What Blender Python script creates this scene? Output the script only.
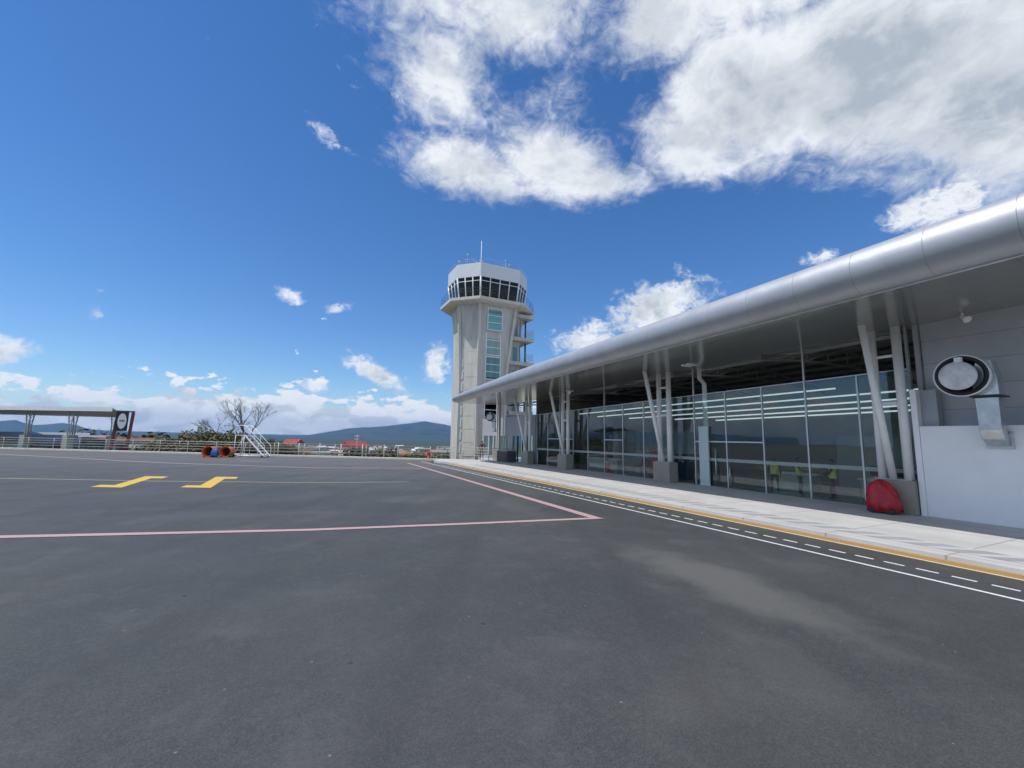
import bpy, bmesh, math, random
from mathutils import Vector, Matrix
random.seed(7)
R = math.radians
for o in list(bpy.data.objects): bpy.data.objects.remove(o)
sc = bpy.context.scene
COL = sc.collection

ORD = ['leftmost'] + 'second third fourth fifth sixth seventh eighth ninth tenth eleventh twelfth thirteenth fourteenth fifteenth sixteenth seventeenth eighteenth nineteenth twentieth'.split() + ['twenty ' + q for q in 'first second third fourth fifth sixth seventh eighth ninth'.split()]
# ------------------------------------------------------------------ camera
YAW, PITCH, ROLL = R(26.217), R(7.3), R(1.1)
fwd = Vector((math.sin(YAW)*math.cos(PITCH), math.cos(YAW)*math.cos(PITCH), math.sin(PITCH)))
rt = Vector((math.cos(YAW), -math.sin(YAW), 0)); up = rt.cross(fwd)
r2 = rt*math.cos(ROLL) + up*math.sin(ROLL); u2 = -rt*math.sin(ROLL) + up*math.cos(ROLL)
cam_d = bpy.data.cameras.new('camera'); cam = bpy.data.objects.new('camera', cam_d); COL.objects.link(cam)
M = Matrix((( r2.x, u2.x, -fwd.x, 0), (r2.y, u2.y, -fwd.y, 0), (r2.z, u2.z, -fwd.z, 2.2), (0, 0, 0, 1)))
cam.matrix_world = M
cam_d.sensor_width = 36; cam_d.lens = 36*425/1024; cam_d.clip_start = 0.05; cam_d.clip_end = 80000
sc.camera = cam

# ------------------------------------------------------------------ light and sky
SUN_EL, SUN_AZ = R(63), R(-82)          # azimuth clockwise from +Y
sd = bpy.data.lights.new('sun', 'SUN'); sd.energy = 3.5; sd.angle = R(0.5); sd.color = (1, .955, .89)
so = bpy.data.objects.new('sun', sd); COL.objects.link(so)
sun_dir = Vector((math.sin(SUN_AZ)*math.cos(SUN_EL), math.cos(SUN_AZ)*math.cos(SUN_EL), math.sin(SUN_EL)))
so.rotation_euler = sun_dir.to_track_quat('Z', 'Y').to_euler()
sc.view_settings.view_transform = 'Standard'; sc.view_settings.look = 'None'
sc.view_settings.exposure = 0.08; sc.view_settings.gamma = 1

world = bpy.data.worlds.new('World'); sc.world = world; world.use_nodes = True
WN = world.node_tree; wn = WN.nodes; wn.clear()
def N(t, **k):
    n = wn.new(t)
    for a, b in k.items(): setattr(n, a, b)
    return n
def wire(tree, v, sock):
    if isinstance(v, (int, float)): sock.default_value = v
    elif isinstance(v, (tuple, list, Vector)): sock.default_value = tuple(v)
    else: tree.links.new(v, sock)
def mth(op, a, b=None, c=None, clamp=False):
    n = N('ShaderNodeMath', operation=op, use_clamp=clamp)
    for i, v in enumerate((a, b, c)):
        if v is not None: wire(WN, v, n.inputs[i])
    return n.outputs[0]
def vm(op, a, b):
    n = N('ShaderNodeVectorMath', operation=op); wire(WN, a, n.inputs[0]); wire(WN, b, n.inputs[1])
    return n.outputs['Value'] if op in ('DOT_PRODUCT', 'LENGTH', 'DISTANCE') else n.outputs[0]
def maprange(v, a, b, c, d, smooth=True):
    n = N('ShaderNodeMapRange'); n.interpolation_type = 'SMOOTHSTEP' if smooth else 'LINEAR'
    wire(WN, v, n.inputs[0])
    for i, x in enumerate((a, b, c, d)): n.inputs[i+1].default_value = x
    return n.outputs[0]
sky = N('ShaderNodeTexSky', sky_type='NISHITA', sun_disc=False)
sky.sun_elevation = SUN_EL; sky.sun_rotation = SUN_AZ
sky.altitude = 900; sky.air_density = 1.1; sky.dust_density = 0.0; sky.ozone_density = 5.0
tc = N('ShaderNodeTexCoord'); DIR = tc.outputs['Generated']
sep = N('ShaderNodeSeparateXYZ'); WN.links.new(DIR, sep.inputs[0])
def noise(vec, scale, detail, rough, offs=(0,0,0), stretch=(1,1,1), dist=0.0):
    mp = N('ShaderNodeMapping'); mp.inputs['Scale'].default_value = stretch; mp.inputs['Location'].default_value = offs
    WN.links.new(vec, mp.inputs[0])
    n = N('ShaderNodeTexNoise'); n.inputs['Scale'].default_value = scale; n.inputs['Detail'].default_value = detail
    n.inputs['Roughness'].default_value = rough; n.inputs['Distortion'].default_value = dist
    WN.links.new(mp.outputs[0], n.inputs['Vector'])
    return n.outputs['Fac']
# cloud masses as (azimuth, elevation, half-width, half-height, tilt, strength), degrees on the sky
CL = [(69.8,35.3,13,8.3,-28,1.25),(58.5,37.7,10.5,7.5,-20,1.15),(51.4,35.8,8,5.5,-14,1),(80,31,10,10.4,-33,1.25),(31.5,34.8,9.0,4.6,-16,1.05),
      (19.5,33.9,10.5,3.9,-8,.92),(36.5,32.4,8.6,3.0,-4,.9),(14.5,42.6,8.5,6.5,-16,.80),(25.3,48.5,15,5.5,3,.82),(24,39.5,8,4,0,.50),(9.6,40.5,3.4,3,12,.6),
      (46.5,46.0,7.5,4.6,-13,.95),(60,48,14,7,-10,1.1),(31,40.5,8,4.5,-1,.52),(0.1,34.4,3.2,1.3,-20,.62),(1.9,40.8,2.2,1.2,-35,.45),
      (73.1,22.4,4.2,2.3,3,1.0),(45.6,16.8,6.2,3.5,16,1.15),(37.0,13.0,5.5,2.8,0,.9),(63.3,20.1,2.2,1.0,5,.7),(8.0,8.2,5.2,1.5,-28,1),
      (16.1,9.7,2.0,3.0,3,.95),(1.0,5.9,2,1.0,-12,.9),(-2.3,16.3,1.8,1.2,-24,.75),(3.2,15.8,2.3,.8,18,.65),(-19.0,11.3,1.1,1.0,-28,.65),
      (-18.7,13.5,1.2,.7,-33,.4),(-24.4,6.8,1.9,1.7,10,.95),(38.0,12.5,3.8,1.3,-1,.4),
      (-50,9,12,4,5,1),(-75,14,14,6,0,1),(-66,30,16,8,-10,1),(-42,13,7,3,0,.9),(-100,28,22,14,0,1.2),(-140,30,26,16,0,1.2),(-80,52,24,12,0,1.1),(-150,60,26,14,0,1.1),(150,40,30,18,0,1.1),(-170,18,20,9,0,1),(110,34,20,14,0,1)]  # this row lies out of view; its big clouds are added for fill light
best = None; best2 = None
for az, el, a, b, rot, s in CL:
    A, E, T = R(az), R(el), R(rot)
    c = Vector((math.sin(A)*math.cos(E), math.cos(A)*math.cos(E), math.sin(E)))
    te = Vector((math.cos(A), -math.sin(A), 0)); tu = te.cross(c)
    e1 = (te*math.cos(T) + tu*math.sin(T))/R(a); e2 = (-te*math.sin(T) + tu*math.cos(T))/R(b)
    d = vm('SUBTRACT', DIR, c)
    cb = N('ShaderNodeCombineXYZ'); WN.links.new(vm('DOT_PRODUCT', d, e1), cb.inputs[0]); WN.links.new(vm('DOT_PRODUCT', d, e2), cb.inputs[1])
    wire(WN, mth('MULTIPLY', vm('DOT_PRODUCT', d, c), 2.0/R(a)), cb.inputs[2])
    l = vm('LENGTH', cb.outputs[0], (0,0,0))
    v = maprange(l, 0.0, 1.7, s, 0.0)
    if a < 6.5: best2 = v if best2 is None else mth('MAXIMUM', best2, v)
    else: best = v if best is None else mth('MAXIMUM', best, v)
n1 = noise(DIR, 7.0, 12, .6, (1.3, 2.1, .4), (1,1,1.5), .25)
n2 = noise(DIR, 19.0, 9, .66, (4,1,2), (1,1,1.5), .9)
n3 = noise(DIR, 48.0, 6, .6, (3,8,1), (1,1,1.4), .6)
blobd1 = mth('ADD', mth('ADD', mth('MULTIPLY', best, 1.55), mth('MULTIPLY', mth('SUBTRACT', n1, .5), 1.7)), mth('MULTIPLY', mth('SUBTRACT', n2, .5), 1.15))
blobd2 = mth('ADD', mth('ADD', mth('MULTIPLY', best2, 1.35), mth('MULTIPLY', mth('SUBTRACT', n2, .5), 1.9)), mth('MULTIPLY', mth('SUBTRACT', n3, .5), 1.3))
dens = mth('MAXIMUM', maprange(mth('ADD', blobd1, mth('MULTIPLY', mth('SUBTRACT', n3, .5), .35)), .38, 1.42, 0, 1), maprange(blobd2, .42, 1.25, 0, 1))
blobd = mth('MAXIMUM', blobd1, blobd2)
# cumulus bank standing along the horizon
nb = noise(DIR, 17, 10, .58, (7.7, 3.1, 0), (1,1,2.0), .15)
nb0 = noise(DIR, 3.2, 3, .5, (2.7, .1, 0), (1,1,.5))
bank = mth('ADD', maprange(sep.outputs['Z'], .02, .14, .52, -.25, False), mth('ADD', mth('MULTIPLY', mth('SUBTRACT', nb, .5), 1.5), mth('MULTIPLY', mth('SUBTRACT', nb0, .5), .5)))
bankd = maprange(bank, .13, .20, 0, .97)
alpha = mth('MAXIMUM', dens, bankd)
# self shading: thick parts and undersides greyer, edges and tops white
n1s = noise(DIR, 7.0, 6, .6, (1.3+.10, 2.1, .4-.32), (1,1,1.5), .25)
sh_a = maprange(mth('SUBTRACT', n1s, n1), -.12, .14, 0, 1)
thick = maprange(blobd, 1.0, 2.0, 0, 1)
lowf = noise(DIR, 3.0, 5, .55, (9,4,1))
shade = mth('ADD', mth('MULTIPLY', thick, mth('MULTIPLY', maprange(lowf, .35, .65, .25, 1), .85)), mth('MULTIPLY', sh_a, .42), clamp=True)
nbs = noise(DIR, 17, 8, .58, (7.7, 3.1, -.06), (1,1,2.0), .15)
shade_b = mth('ADD', maprange(mth('SUBTRACT', nbs, nb), -.06, .14, 0, .55), maprange(bank, .35, .7, 0, .22), clamp=True)
isb = mth('GREATER_THAN', bankd, dens)
shade = mth('ADD', mth('MULTIPLY', shade_b, isb), mth('MULTIPLY', shade, mth('SUBTRACT', 1, isb)))
cr = N('ShaderNodeMix', data_type='RGBA'); WN.links.new(shade, cr.inputs[0])
cr.inputs[6].default_value = (.93, .95, .98, 1); cr.inputs[7].default_value = (.42, .48, .55, 1)
bg1 = N('ShaderNodeBackground'); bg1.inputs[1].default_value = 0.13
hsv = N('ShaderNodeHueSaturation'); hsv.inputs['Saturation'].default_value = 1.2; hsv.inputs['Hue'].default_value = .505; WN.links.new(sky.outputs[0], hsv.inputs['Color'])
WN.links.new(hsv.outputs[0], bg1.inputs[0])
bg2 = N('ShaderNodeBackground'); WN.links.new(cr.outputs[2], bg2.inputs[0]); bg2.inputs[1].default_value = 1.0
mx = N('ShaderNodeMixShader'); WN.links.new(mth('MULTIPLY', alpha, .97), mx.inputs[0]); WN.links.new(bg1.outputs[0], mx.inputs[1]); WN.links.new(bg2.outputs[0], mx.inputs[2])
wo = N('ShaderNodeOutputWorld'); WN.links.new(mx.outputs[0], wo.inputs[0])
world.cycles.sampling_method = 'MANUAL'; world.cycles.sample_map_resolution = 1024
sc.cycles.volume_bounces = 0

# ------------------------------------------------------------------ materials
def mat(name, col, rough=.6, metal=0.0, var=.12, vscale=3.0, bump=0.0, bscale=40.0, col2=None, spec=.5, detail=6, stretch=(1,1,1)):
    m = bpy.data.materials.new(name); m.use_nodes = True
    t = m.node_tree; p = t.nodes['Principled BSDF']
    p.inputs['Roughness'].default_value = rough; p.inputs['Metallic'].default_value = metal
    p.inputs['Specular IOR Level'].default_value = spec
    tcn = t.nodes.new('ShaderNodeTexCoord'); mp = t.nodes.new('ShaderNodeMapping'); mp.inputs['Scale'].default_value = stretch
    t.links.new(tcn.outputs['Object'], mp.inputs[0])
    n = t.nodes.new('ShaderNodeTexNoise'); n.inputs['Scale'].default_value = vscale; n.inputs['Detail'].default_value = detail; n.inputs['Roughness'].default_value = .6
    t.links.new(mp.outputs[0], n.inputs['Vector'])
    mx = t.nodes.new('ShaderNodeMix'); mx.data_type = 'RGBA'
    mr = t.nodes.new('ShaderNodeMapRange'); mr.inputs[1].default_value = .3; mr.inputs[2].default_value = .7
    t.links.new(n.outputs['Fac'], mr.inputs[0]); t.links.new(mr.outputs[0], mx.inputs[0])
    c1 = tuple(col)
    c2 = tuple(col2) if col2 else tuple(max(0, c*(1-var)) for c in col)
    if not col2: c1 = tuple(min(1, c*(1+var*.5)) for c in col)
    mx.inputs[6].default_value = (*c1, 1); mx.inputs[7].default_value = (*c2, 1)
    t.links.new(mx.outputs[2], p.inputs['Base Color'])
    if bump:
        b = t.nodes.new('ShaderNodeTexNoise'); b.inputs['Scale'].default_value = bscale; b.inputs['Detail'].default_value = 4
        t.links.new(mp.outputs[0], b.inputs['Vector'])
        bp = t.nodes.new('ShaderNodeBump'); bp.inputs['Strength'].default_value = bump; bp.inputs['Distance'].default_value = .02
        t.links.new(b.outputs['Fac'], bp.inputs['Height']); t.links.new(bp.outputs[0], p.inputs['Normal'])
    return m
MT = {}
MT['concrete'] = mat('concrete', (.42,.395,.35), .85, var=.18, vscale=.8, bump=.15)
MT['tower'] = mat('tower_concrete', (.53,.52,.49), .85, var=.24, vscale=2.2, bump=.1, stretch=(1,1,.10))
MT['panel'] = mat('tower_panel', (.58,.56,.515), .8, var=.18, vscale=2.0, stretch=(1,1,.14))
MT['white'] = mat('white_paint', (.86,.87,.88), .5, var=.05, vscale=1.2)
MT['pipe'] = mat('white_pipe', (.84,.835,.83), .38, var=.07, vscale=2)
MT['plinth'] = mat('plinth_render', (.33,.31,.265), .85, var=.14, vscale=2.5, bump=.3, bscale=60)
MT['mull'] = mat('mullion_alu', (.55,.57,.58), .35, .7, var=.08)
MT['rail'] = mat('rail_metal', (.44,.44,.42), .5, .3, var=.1)
MT['greywall'] = mat('grey_cladding', (.36,.38,.41), .45, var=.07, vscale=.7)
MT['dark'] = mat('dark_metal', (.05,.05,.055), .5, .3)
MT['steel'] = mat('painted_steel', (.18,.17,.155), .6)
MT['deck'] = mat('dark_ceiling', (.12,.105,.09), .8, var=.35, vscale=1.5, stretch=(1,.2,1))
MT['black'] = mat('black_plastic', (.02,.02,.022), .4)
MT['silver'] = mat('silver_duct', (.60,.62,.64), .34, .85, var=.22, vscale=5, bump=.25, bscale=6)
MT['disc'] = mat('disc_milky', (.72,.74,.77), .35, var=.25, vscale=4, bump=.2, bscale=7)
MT['red'] = mat('red_cover', (.50,.015,.03), .38, var=.4, vscale=6, bump=1.0, bscale=14)
MT['redpaint'] = mat('red_paint', (.5,.03,.03), .45)
MT['orange'] = mat('orange_plastic', (.75,.17,.04), .45)
MT['blue'] = mat('blue_plastic', (.03,.13,.45), .45)
MT['navy'] = mat('navy_fabric', (.02,.03,.09), .6)
MT['yellow'] = mat('vest_yellow', (.85,.90,.08), .7, var=.2, vscale=9)
MT['skin'] = mat('skin', (.32,.18,.12), .6)
MT['hair'] = mat('hair', (.015,.012,.01), .6)
MT['darkcloth'] = mat('dark_cloth', (.025,.025,.035), .8)
MT['jeans'] = mat('trouser_cloth', (.04,.045,.07), .8)
MT['redcloth'] = mat('maroon_cloth', (.14,.035,.03), .8)
MT['brownpost'] = mat('maroon_post', (.16,.035,.03), .5)
MT['bark'] = mat('bark', (.17,.145,.12), .9, var=.3, vscale=6)
MT['roofwhite'] = mat('white_sheet_roof', (.80,.80,.79), .4, .1, var=.08)
MT['floor'] = mat('hall_floor', (.34,.34,.33), .18, var=.08, vscale=.5)
MT['inwall'] = mat('inner_wall', (.58,.59,.57), .7, var=.06)
MT['steelpost'] = mat('galvanised', (.55,.58,.55), .5, .3)
MT['frost'] = mat('frosted_panel', (.50,.62,.64), .3, var=.06)

def glassmat(name, tint, refl, base=(.02,.03,.03), trans=.6, rough=.02):
    m = bpy.data.materials.new(name); m.use_nodes = True; t = m.node_tree; t.nodes.clear()
    o = t.nodes.new('ShaderNodeOutputMaterial')
    tr = t.nodes.new('ShaderNodeBsdfTransparent'); tr.inputs[0].default_value = (*tint, 1)
    gl = t.nodes.new('ShaderNodeBsdfGlossy'); gl.inputs['Roughness'].default_value = rough; gl.inputs[0].default_value = (.92,.97,1,1)
    n = t.nodes.new('ShaderNodeTexNoise'); n.inputs['Scale'].default_value = .35; n.inputs['Detail'].default_value = 1
    tc = t.nodes.new('ShaderNodeTexCoord'); t.links.new(tc.outputs['Object'], n.inputs['Vector'])
    bp = t.nodes.new('ShaderNodeBump'); bp.inputs['Strength'].default_value = .12; bp.inputs['Distance'].default_value = .05
    t.links.new(n.outputs['Fac'], bp.inputs['Height']); t.links.new(bp.outputs[0], gl.inputs['Normal'])
    lw = t.nodes.new('ShaderNodeFresnel'); lw.inputs['IOR'].default_value = refl
    ge = t.nodes.new('ShaderNodeNewGeometry'); sb = t.nodes.new('ShaderNodeMath'); sb.operation = 'SUBTRACT'; sb.inputs[0].default_value = 1; t.links.new(ge.outputs['Backfacing'], sb.inputs[1])
    ml = t.nodes.new('ShaderNodeMath'); ml.operation = 'MULTIPLY'; t.links.new(lw.outputs[0], ml.inputs[0]); t.links.new(sb.outputs[0], ml.inputs[1])
    mx = t.nodes.new('ShaderNodeMixShader'); t.links.new(ml.outputs[0], mx.inputs[0]); t.links.new(tr.outputs[0], mx.inputs[1]); t.links.new(gl.outputs[0], mx.inputs[2])
    t.links.new(mx.outputs[0], o.inputs[0]); return m
MT['glass'] = glassmat('tinted_glass', (.76,.83,.81), 1.85)
MT['winglass'] = glassmat('window_glass', (.72,.86,.86), 1.6)
MT['cabglass'] = glassmat('cab_glass', (.42,.50,.49), 1.4)

# asphalt: bluish dark grey, mottled, paler and browner patches, fine stones
def asphalt():
    m = bpy.data.materials.new('asphalt'); m.use_nodes = True; t = m.node_tree; p = t.nodes['Principled BSDF']; ns = t.nodes
    tc = ns.new('ShaderNodeTexCoord'); OB = tc.outputs['Object']
    def nz(s, d, r, st=(1,1,1), rz=0):
        mp = ns.new('ShaderNodeMapping'); mp.inputs['Scale'].default_value = st; mp.inputs['Rotation'].default_value = (0,0,rz); t.links.new(OB, mp.inputs[0])
        n = ns.new('ShaderNodeTexNoise'); n.inputs['Scale'].default_value = s; n.inputs['Detail'].default_value = d; n.inputs['Roughness'].default_value = r
        t.links.new(mp.outputs[0], n.inputs['Vector']); return n.outputs['Fac']
    def mr(v, a, b, c=0., d=1.):
        n = ns.new('ShaderNodeMapRange'); n.interpolation_type = 'SMOOTHSTEP'; t.links.new(v, n.inputs[0])
        for i, x in enumerate((a,b,c,d)): n.inputs[i+1].default_value = x
        return n.outputs[0]
    def mixc(f, a, b, bt='MIX'):
        n = ns.new('ShaderNodeMix'); n.data_type = 'RGBA'; n.blend_type = bt
        (t.links.new(f, n.inputs[0]) if not isinstance(f, float) else setattr(n.inputs[0], 'default_value', f))
        for v, i in ((a,6),(b,7)):
            if isinstance(v, tuple): n.inputs[i].default_value = (*v, 1)
            else: t.links.new(v, n.inputs[i])
        return n.outputs[2]
    c = mixc(mr(nz(.28,7,.62), .32, .68), (.031,.036,.036), (.058,.063,.060))
    c = mixc(mr(nz(.10,4,.5,(1,.35,1),.5), .52, .75, 0, .45), c, (.10,.098,.096))
    c = mixc(mr(nz(1.7,8,.75), .46, .64, 0, .55), c, (.033,.035,.037))
    c = mixc(mr(nz(.8,8,.72,(1,1,1),1.), .50, .66, 0, .45), c, (.098,.100,.096))
    c = mixc(mr(nz(5.5,6,.8), .50, .66, 0, .35), c, (.088,.090,.090))
    # paler worn patch beside the lane and one long pale smear
    for (cx, cy, ax, ay, rz, f, colr) in ((6.2,5.0,.95,2.9,-.12,.9,(.125,.125,.112)), (4.6,3.0,.5,1.2,-.3,.4,(.09,.09,.08)), (3.2,2.9,.9,.5,.2,.25,(.11,.10,.09)), (6.5,12.8,.7,2.6,-.1,.3,(.13,.125,.115)), (1.8,24,3,1.2,-.45,.3,(.13,.13,.125)), (-2,14.2,4,.7,-.2,.2,(.12,.12,.125)), (3.8,15.5,1.6,1.2,.3,.35,(.13,.128,.12))):
        mp = ns.new('ShaderNodeMapping'); mp.vector_type = 'TEXTURE'; mp.inputs['Location'].default_value = (cx,cy,0); mp.inputs['Rotation'].default_value = (0,0,rz); mp.inputs['Scale'].default_value = (ax,ay,1)
        t.links.new(OB, mp.inputs[0])
        ln = ns.new('ShaderNodeVectorMath'); ln.operation = 'LENGTH'; t.links.new(mp.outputs[0], ln.inputs[0])
        ad = ns.new('ShaderNodeMath'); ad.operation = 'MULTIPLY_ADD'; t.links.new(nz(1.3,6,.6), ad.inputs[0]); ad.inputs[1].default_value = 1.2; t.links.new(ln.outputs['Value'], ad.inputs[2])
        c = mixc(mr(ad.outputs[0], .9, 1.6, f, 0), c, colr)
    # reddish dusty strips
    sp = ns.new('ShaderNodeSeparateXYZ'); t.links.new(OB, sp.inputs[0])
    # distance from the far kerb
    k = ns.new('ShaderNodeVectorMath'); k.operation = 'DOT_PRODUCT'; t.links.new(OB, k.inputs[0]); k.inputs[1].default_value = (.553,.833,0)
    k2 = ns.new('ShaderNodeMath'); k2.operation = 'MULTIPLY_ADD'; t.links.new(nz(.5,4,.6), k2.inputs[0]); k2.inputs[1].default_value = 3; t.links.new(k.outputs['Value'], k2.inputs[2])
    c = mixc(mr(k2.outputs[0], 30.5, 33, 0, .55), c, (.135,.112,.102))
    x2 = ns.new('ShaderNodeMath'); x2.operation = 'MULTIPLY_ADD'; t.links.new(nz(.4,4,.6), x2.inputs[0]); x2.inputs[1].default_value = 1.2; t.links.new(sp.outputs[0], x2.inputs[2])
    # paler grey towards the far kerb
    # fine aggregate
    k3 = ns.new('ShaderNodeMath'); k3.operation = 'MULTIPLY_ADD'; t.links.new(nz(.22,5,.65), k3.inputs[0]); k3.inputs[1].default_value = 16; t.links.new(k.outputs['Value'], k3.inputs[2])
    c = mixc(mr(k3.outputs[0], 19, 42, 0, .62), c, (.150,.150,.146))
    c = mixc(mr(nz(55,3,.7), .35, .75, 0, .5), c, (.13,.13,.135))
    c = mixc(mr(nz(140,2,.5), .25, .5, .55, 0), c, (.024,.025,.027))
    c = mixc(mr(nz(17,6,.8), .48, .68, 0, .55), c, (.10,.102,.10))
    c = mixc(mr(nz(30,6,.8), .28, .5, .6, 0), c, (.022,.024,.025))
    vo = ns.new('ShaderNodeTexVoronoi'); vo.inputs['Scale'].default_value = 3.2; vo.inputs['Randomness'].default_value = 1; t.links.new(OB, vo.inputs['Vector'])
    c = mixc(mr(vo.outputs['Distance'], .030, .045, .6, 0), c, (.26,.255,.24))
    vo2 = ns.new('ShaderNodeTexVoronoi'); vo2.inputs['Scale'].default_value = 1.25; t.links.new(OB, vo2.inputs['Vector'])
    a2 = ns.new('ShaderNodeMath'); a2.operation = 'MULTIPLY_ADD'; t.links.new(nz(9,4,.7), a2.inputs[0]); a2.inputs[1].default_value = .06; t.links.new(vo2.outputs['Distance'], a2.inputs[2])
    c = mixc(mr(a2.outputs[0], .066, .082, .7, 0), c, (.016,.016,.018))
    # faint tyre arcs and long rolling-lane streaks
    wv = ns.new('ShaderNodeTexWave'); wv.inputs['Scale'].default_value = .11; wv.inputs['Distortion'].default_value = 3.0; wv.inputs['Detail'].default_value = 3; wv.inputs['Detail Scale'].default_value = .6
    mpw = ns.new('ShaderNodeMapping'); mpw.inputs['Rotation'].default_value = (0,0,.5); t.links.new(OB, mpw.inputs[0]); t.links.new(mpw.outputs[0], wv.inputs['Vector'])
    c = mixc(mr(wv.outputs['Fac'], .86, 1.0, 0, .16), c, (.028,.029,.03))
    vc = ns.new('ShaderNodeTexVoronoi'); vc.feature = 'DISTANCE_TO_EDGE'; vc.inputs['Scale'].default_value = .16
    dn = ns.new('ShaderNodeVectorMath'); dn.operation = 'MULTIPLY_ADD'
    nn = ns.new('ShaderNodeTexNoise'); nn.inputs['Scale'].default_value = 1.2; nn.inputs['Detail'].default_value = 8; nn.inputs['Roughness'].default_value = .7; t.links.new(OB, nn.inputs['Vector'])
    t.links.new(nn.outputs['Color'], dn.inputs[0]); dn.inputs[1].default_value = (1.1,1.1,0); t.links.new(OB, dn.inputs[2]); t.links.new(dn.outputs[0], vc.inputs['Vector'])
    ck = ns.new('ShaderNodeMath'); ck.operation = 'MULTIPLY'; t.links.new(mr(vc.outputs['Distance'], .0010, .0028, 1, 0), ck.inputs[0]); t.links.new(mr(nz(.12,2,.5), .5, .6, 0, .55), ck.inputs[1])
    c = mixc(ck.outputs[0], c, (.02,.02,.02))
    t.links.new(c, p.inputs['Base Color'])
    t.links.new(mr(nz(.3,5,.6), .3, .7, .62, .8), p.inputs['Roughness'])
    p.inputs['Specular IOR Level'].default_value = .45
    bp = ns.new('ShaderNodeBump'); bp.inputs['Strength'].default_value = .55; bp.inputs['Distance'].default_value = .006
    t.links.new(nz(95,4,.7), bp.inputs['Height']); t.links.new(bp.outputs[0], p.inputs['Normal'])
    return m
MT['asphalt'] = asphalt()

def paint(name, col, wear=.35, under=(.07,.07,.075)):
    m = mat(name, col, .6); t = m.node_tree; p = t.nodes['Principled BSDF']
    tc = t.nodes.new('ShaderNodeTexCoord'); n = t.nodes.new('ShaderNodeTexNoise'); n.inputs['Scale'].default_value = 14; n.inputs['Detail'].default_value = 8; n.inputs['Roughness'].default_value = .75
    t.links.new(tc.outputs['Object'], n.inputs['Vector'])
    mr = t.nodes.new('ShaderNodeMapRange'); mr.inputs[1].default_value = .5+.1*(1-wear); mr.inputs[2].default_value = .75; mr.inputs[4].default_value = wear*1.6
    t.links.new(n.outputs['Fac'], mr.inputs[0])
    x = t.nodes.new('ShaderNodeMix'); x.data_type = 'RGBA'; t.links.new(mr.outputs[0], x.inputs[0]); x.inputs[6].default_value = (*col,1); x.inputs[7].default_value = (*under,1)
    t.links.new(x.outputs[2], p.inputs['Base Color']); return m
MT['p_white'] = paint('paint_white', (.72,.73,.75), .2)
MT['p_pink'] = paint('paint_pink', (.50,.33,.32), .55)
MT['p_yellow'] = paint('paint_yellow', (.70,.45,.05), .4)
MT['p_cream'] = paint('paint_cream', (.40,.36,.25), .5)
MT['p_cream2'] = paint('paint_pale_cream', (.70,.62,.42), .25)
MT['p_kerb'] = paint('paint_kerb', (.42,.26,.10), .6, (.25,.22,.18))

def slab_mat():
    m = mat('platform_concrete', (.53,.53,.525), .75, var=.14, vscale=.9, bump=.2, bscale=50); t = m.node_tree; p = t.nodes['Principled BSDF']; ns = t.nodes
    src = p.inputs['Base Color'].links[0].from_socket
    tc = ns.new('ShaderNodeTexCoord'); sp = ns.new('ShaderNodeSeparateXYZ'); t.links.new(tc.outputs['Object'], sp.inputs[0])
    def joint(sock, per, off, w):
        a = ns.new('ShaderNodeMath'); a.operation = 'ADD'; t.links.new(sock, a.inputs[0]); a.inputs[1].default_value = off + 500*per
        b = ns.new('ShaderNodeMath'); b.operation = 'MODULO'; t.links.new(a.outputs[0], b.inputs[0]); b.inputs[1].default_value = per
        c = ns.new('ShaderNodeMath'); c.operation = 'LESS_THAN'; t.links.new(b.outputs[0], c.inputs[0]); c.inputs[1].default_value = w
        return c.outputs[0]
    j = ns.new('ShaderNodeMath'); j.operation = 'MAXIMUM'; t.links.new(joint(sp.outputs[1], 2.08, -3.86, .035), j.inputs[0]); t.links.new(joint(sp.outputs[0], 2.9, -14.35, .03), j.inputs[1])
    f = ns.new('ShaderNodeMath'); f.operation = 'MULTIPLY'; t.links.new(j.outputs[0], f.inputs[0]); f.inputs[1].default_value = .55
    x = ns.new('ShaderNodeMix'); x.data_type = 'RGBA'; t.links.new(f.outputs[0], x.inputs[0]); t.links.new(src, x.inputs[6]); x.inputs[7].default_value = (.13,.125,.12,1)
    # brown dusty stains
    n = ns.new('ShaderNodeTexNoise'); n.inputs['Scale'].default_value = .55; n.inputs['Detail'].default_value = 6; t.links.new(tc.outputs['Object'], n.inputs['Vector'])
    mr = ns.new('ShaderNodeMapRange'); mr.inputs[1].default_value = .5; mr.inputs[2].default_value = .75; mr.inputs[4].default_value = .5; t.links.new(n.outputs['Fac'], mr.inputs[0])
    y = ns.new('ShaderNodeMix'); y.data_type = 'RGBA'; t.links.new(mr.outputs[0], y.inputs[0]); t.links.new(x.outputs[2], y.inputs[6]); y.inputs[7].default_value = (.43,.415,.385,1)
    t.links.new(y.outputs[2], p.inputs['Base Color']); return m
MT['slab'] = slab_mat()

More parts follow.
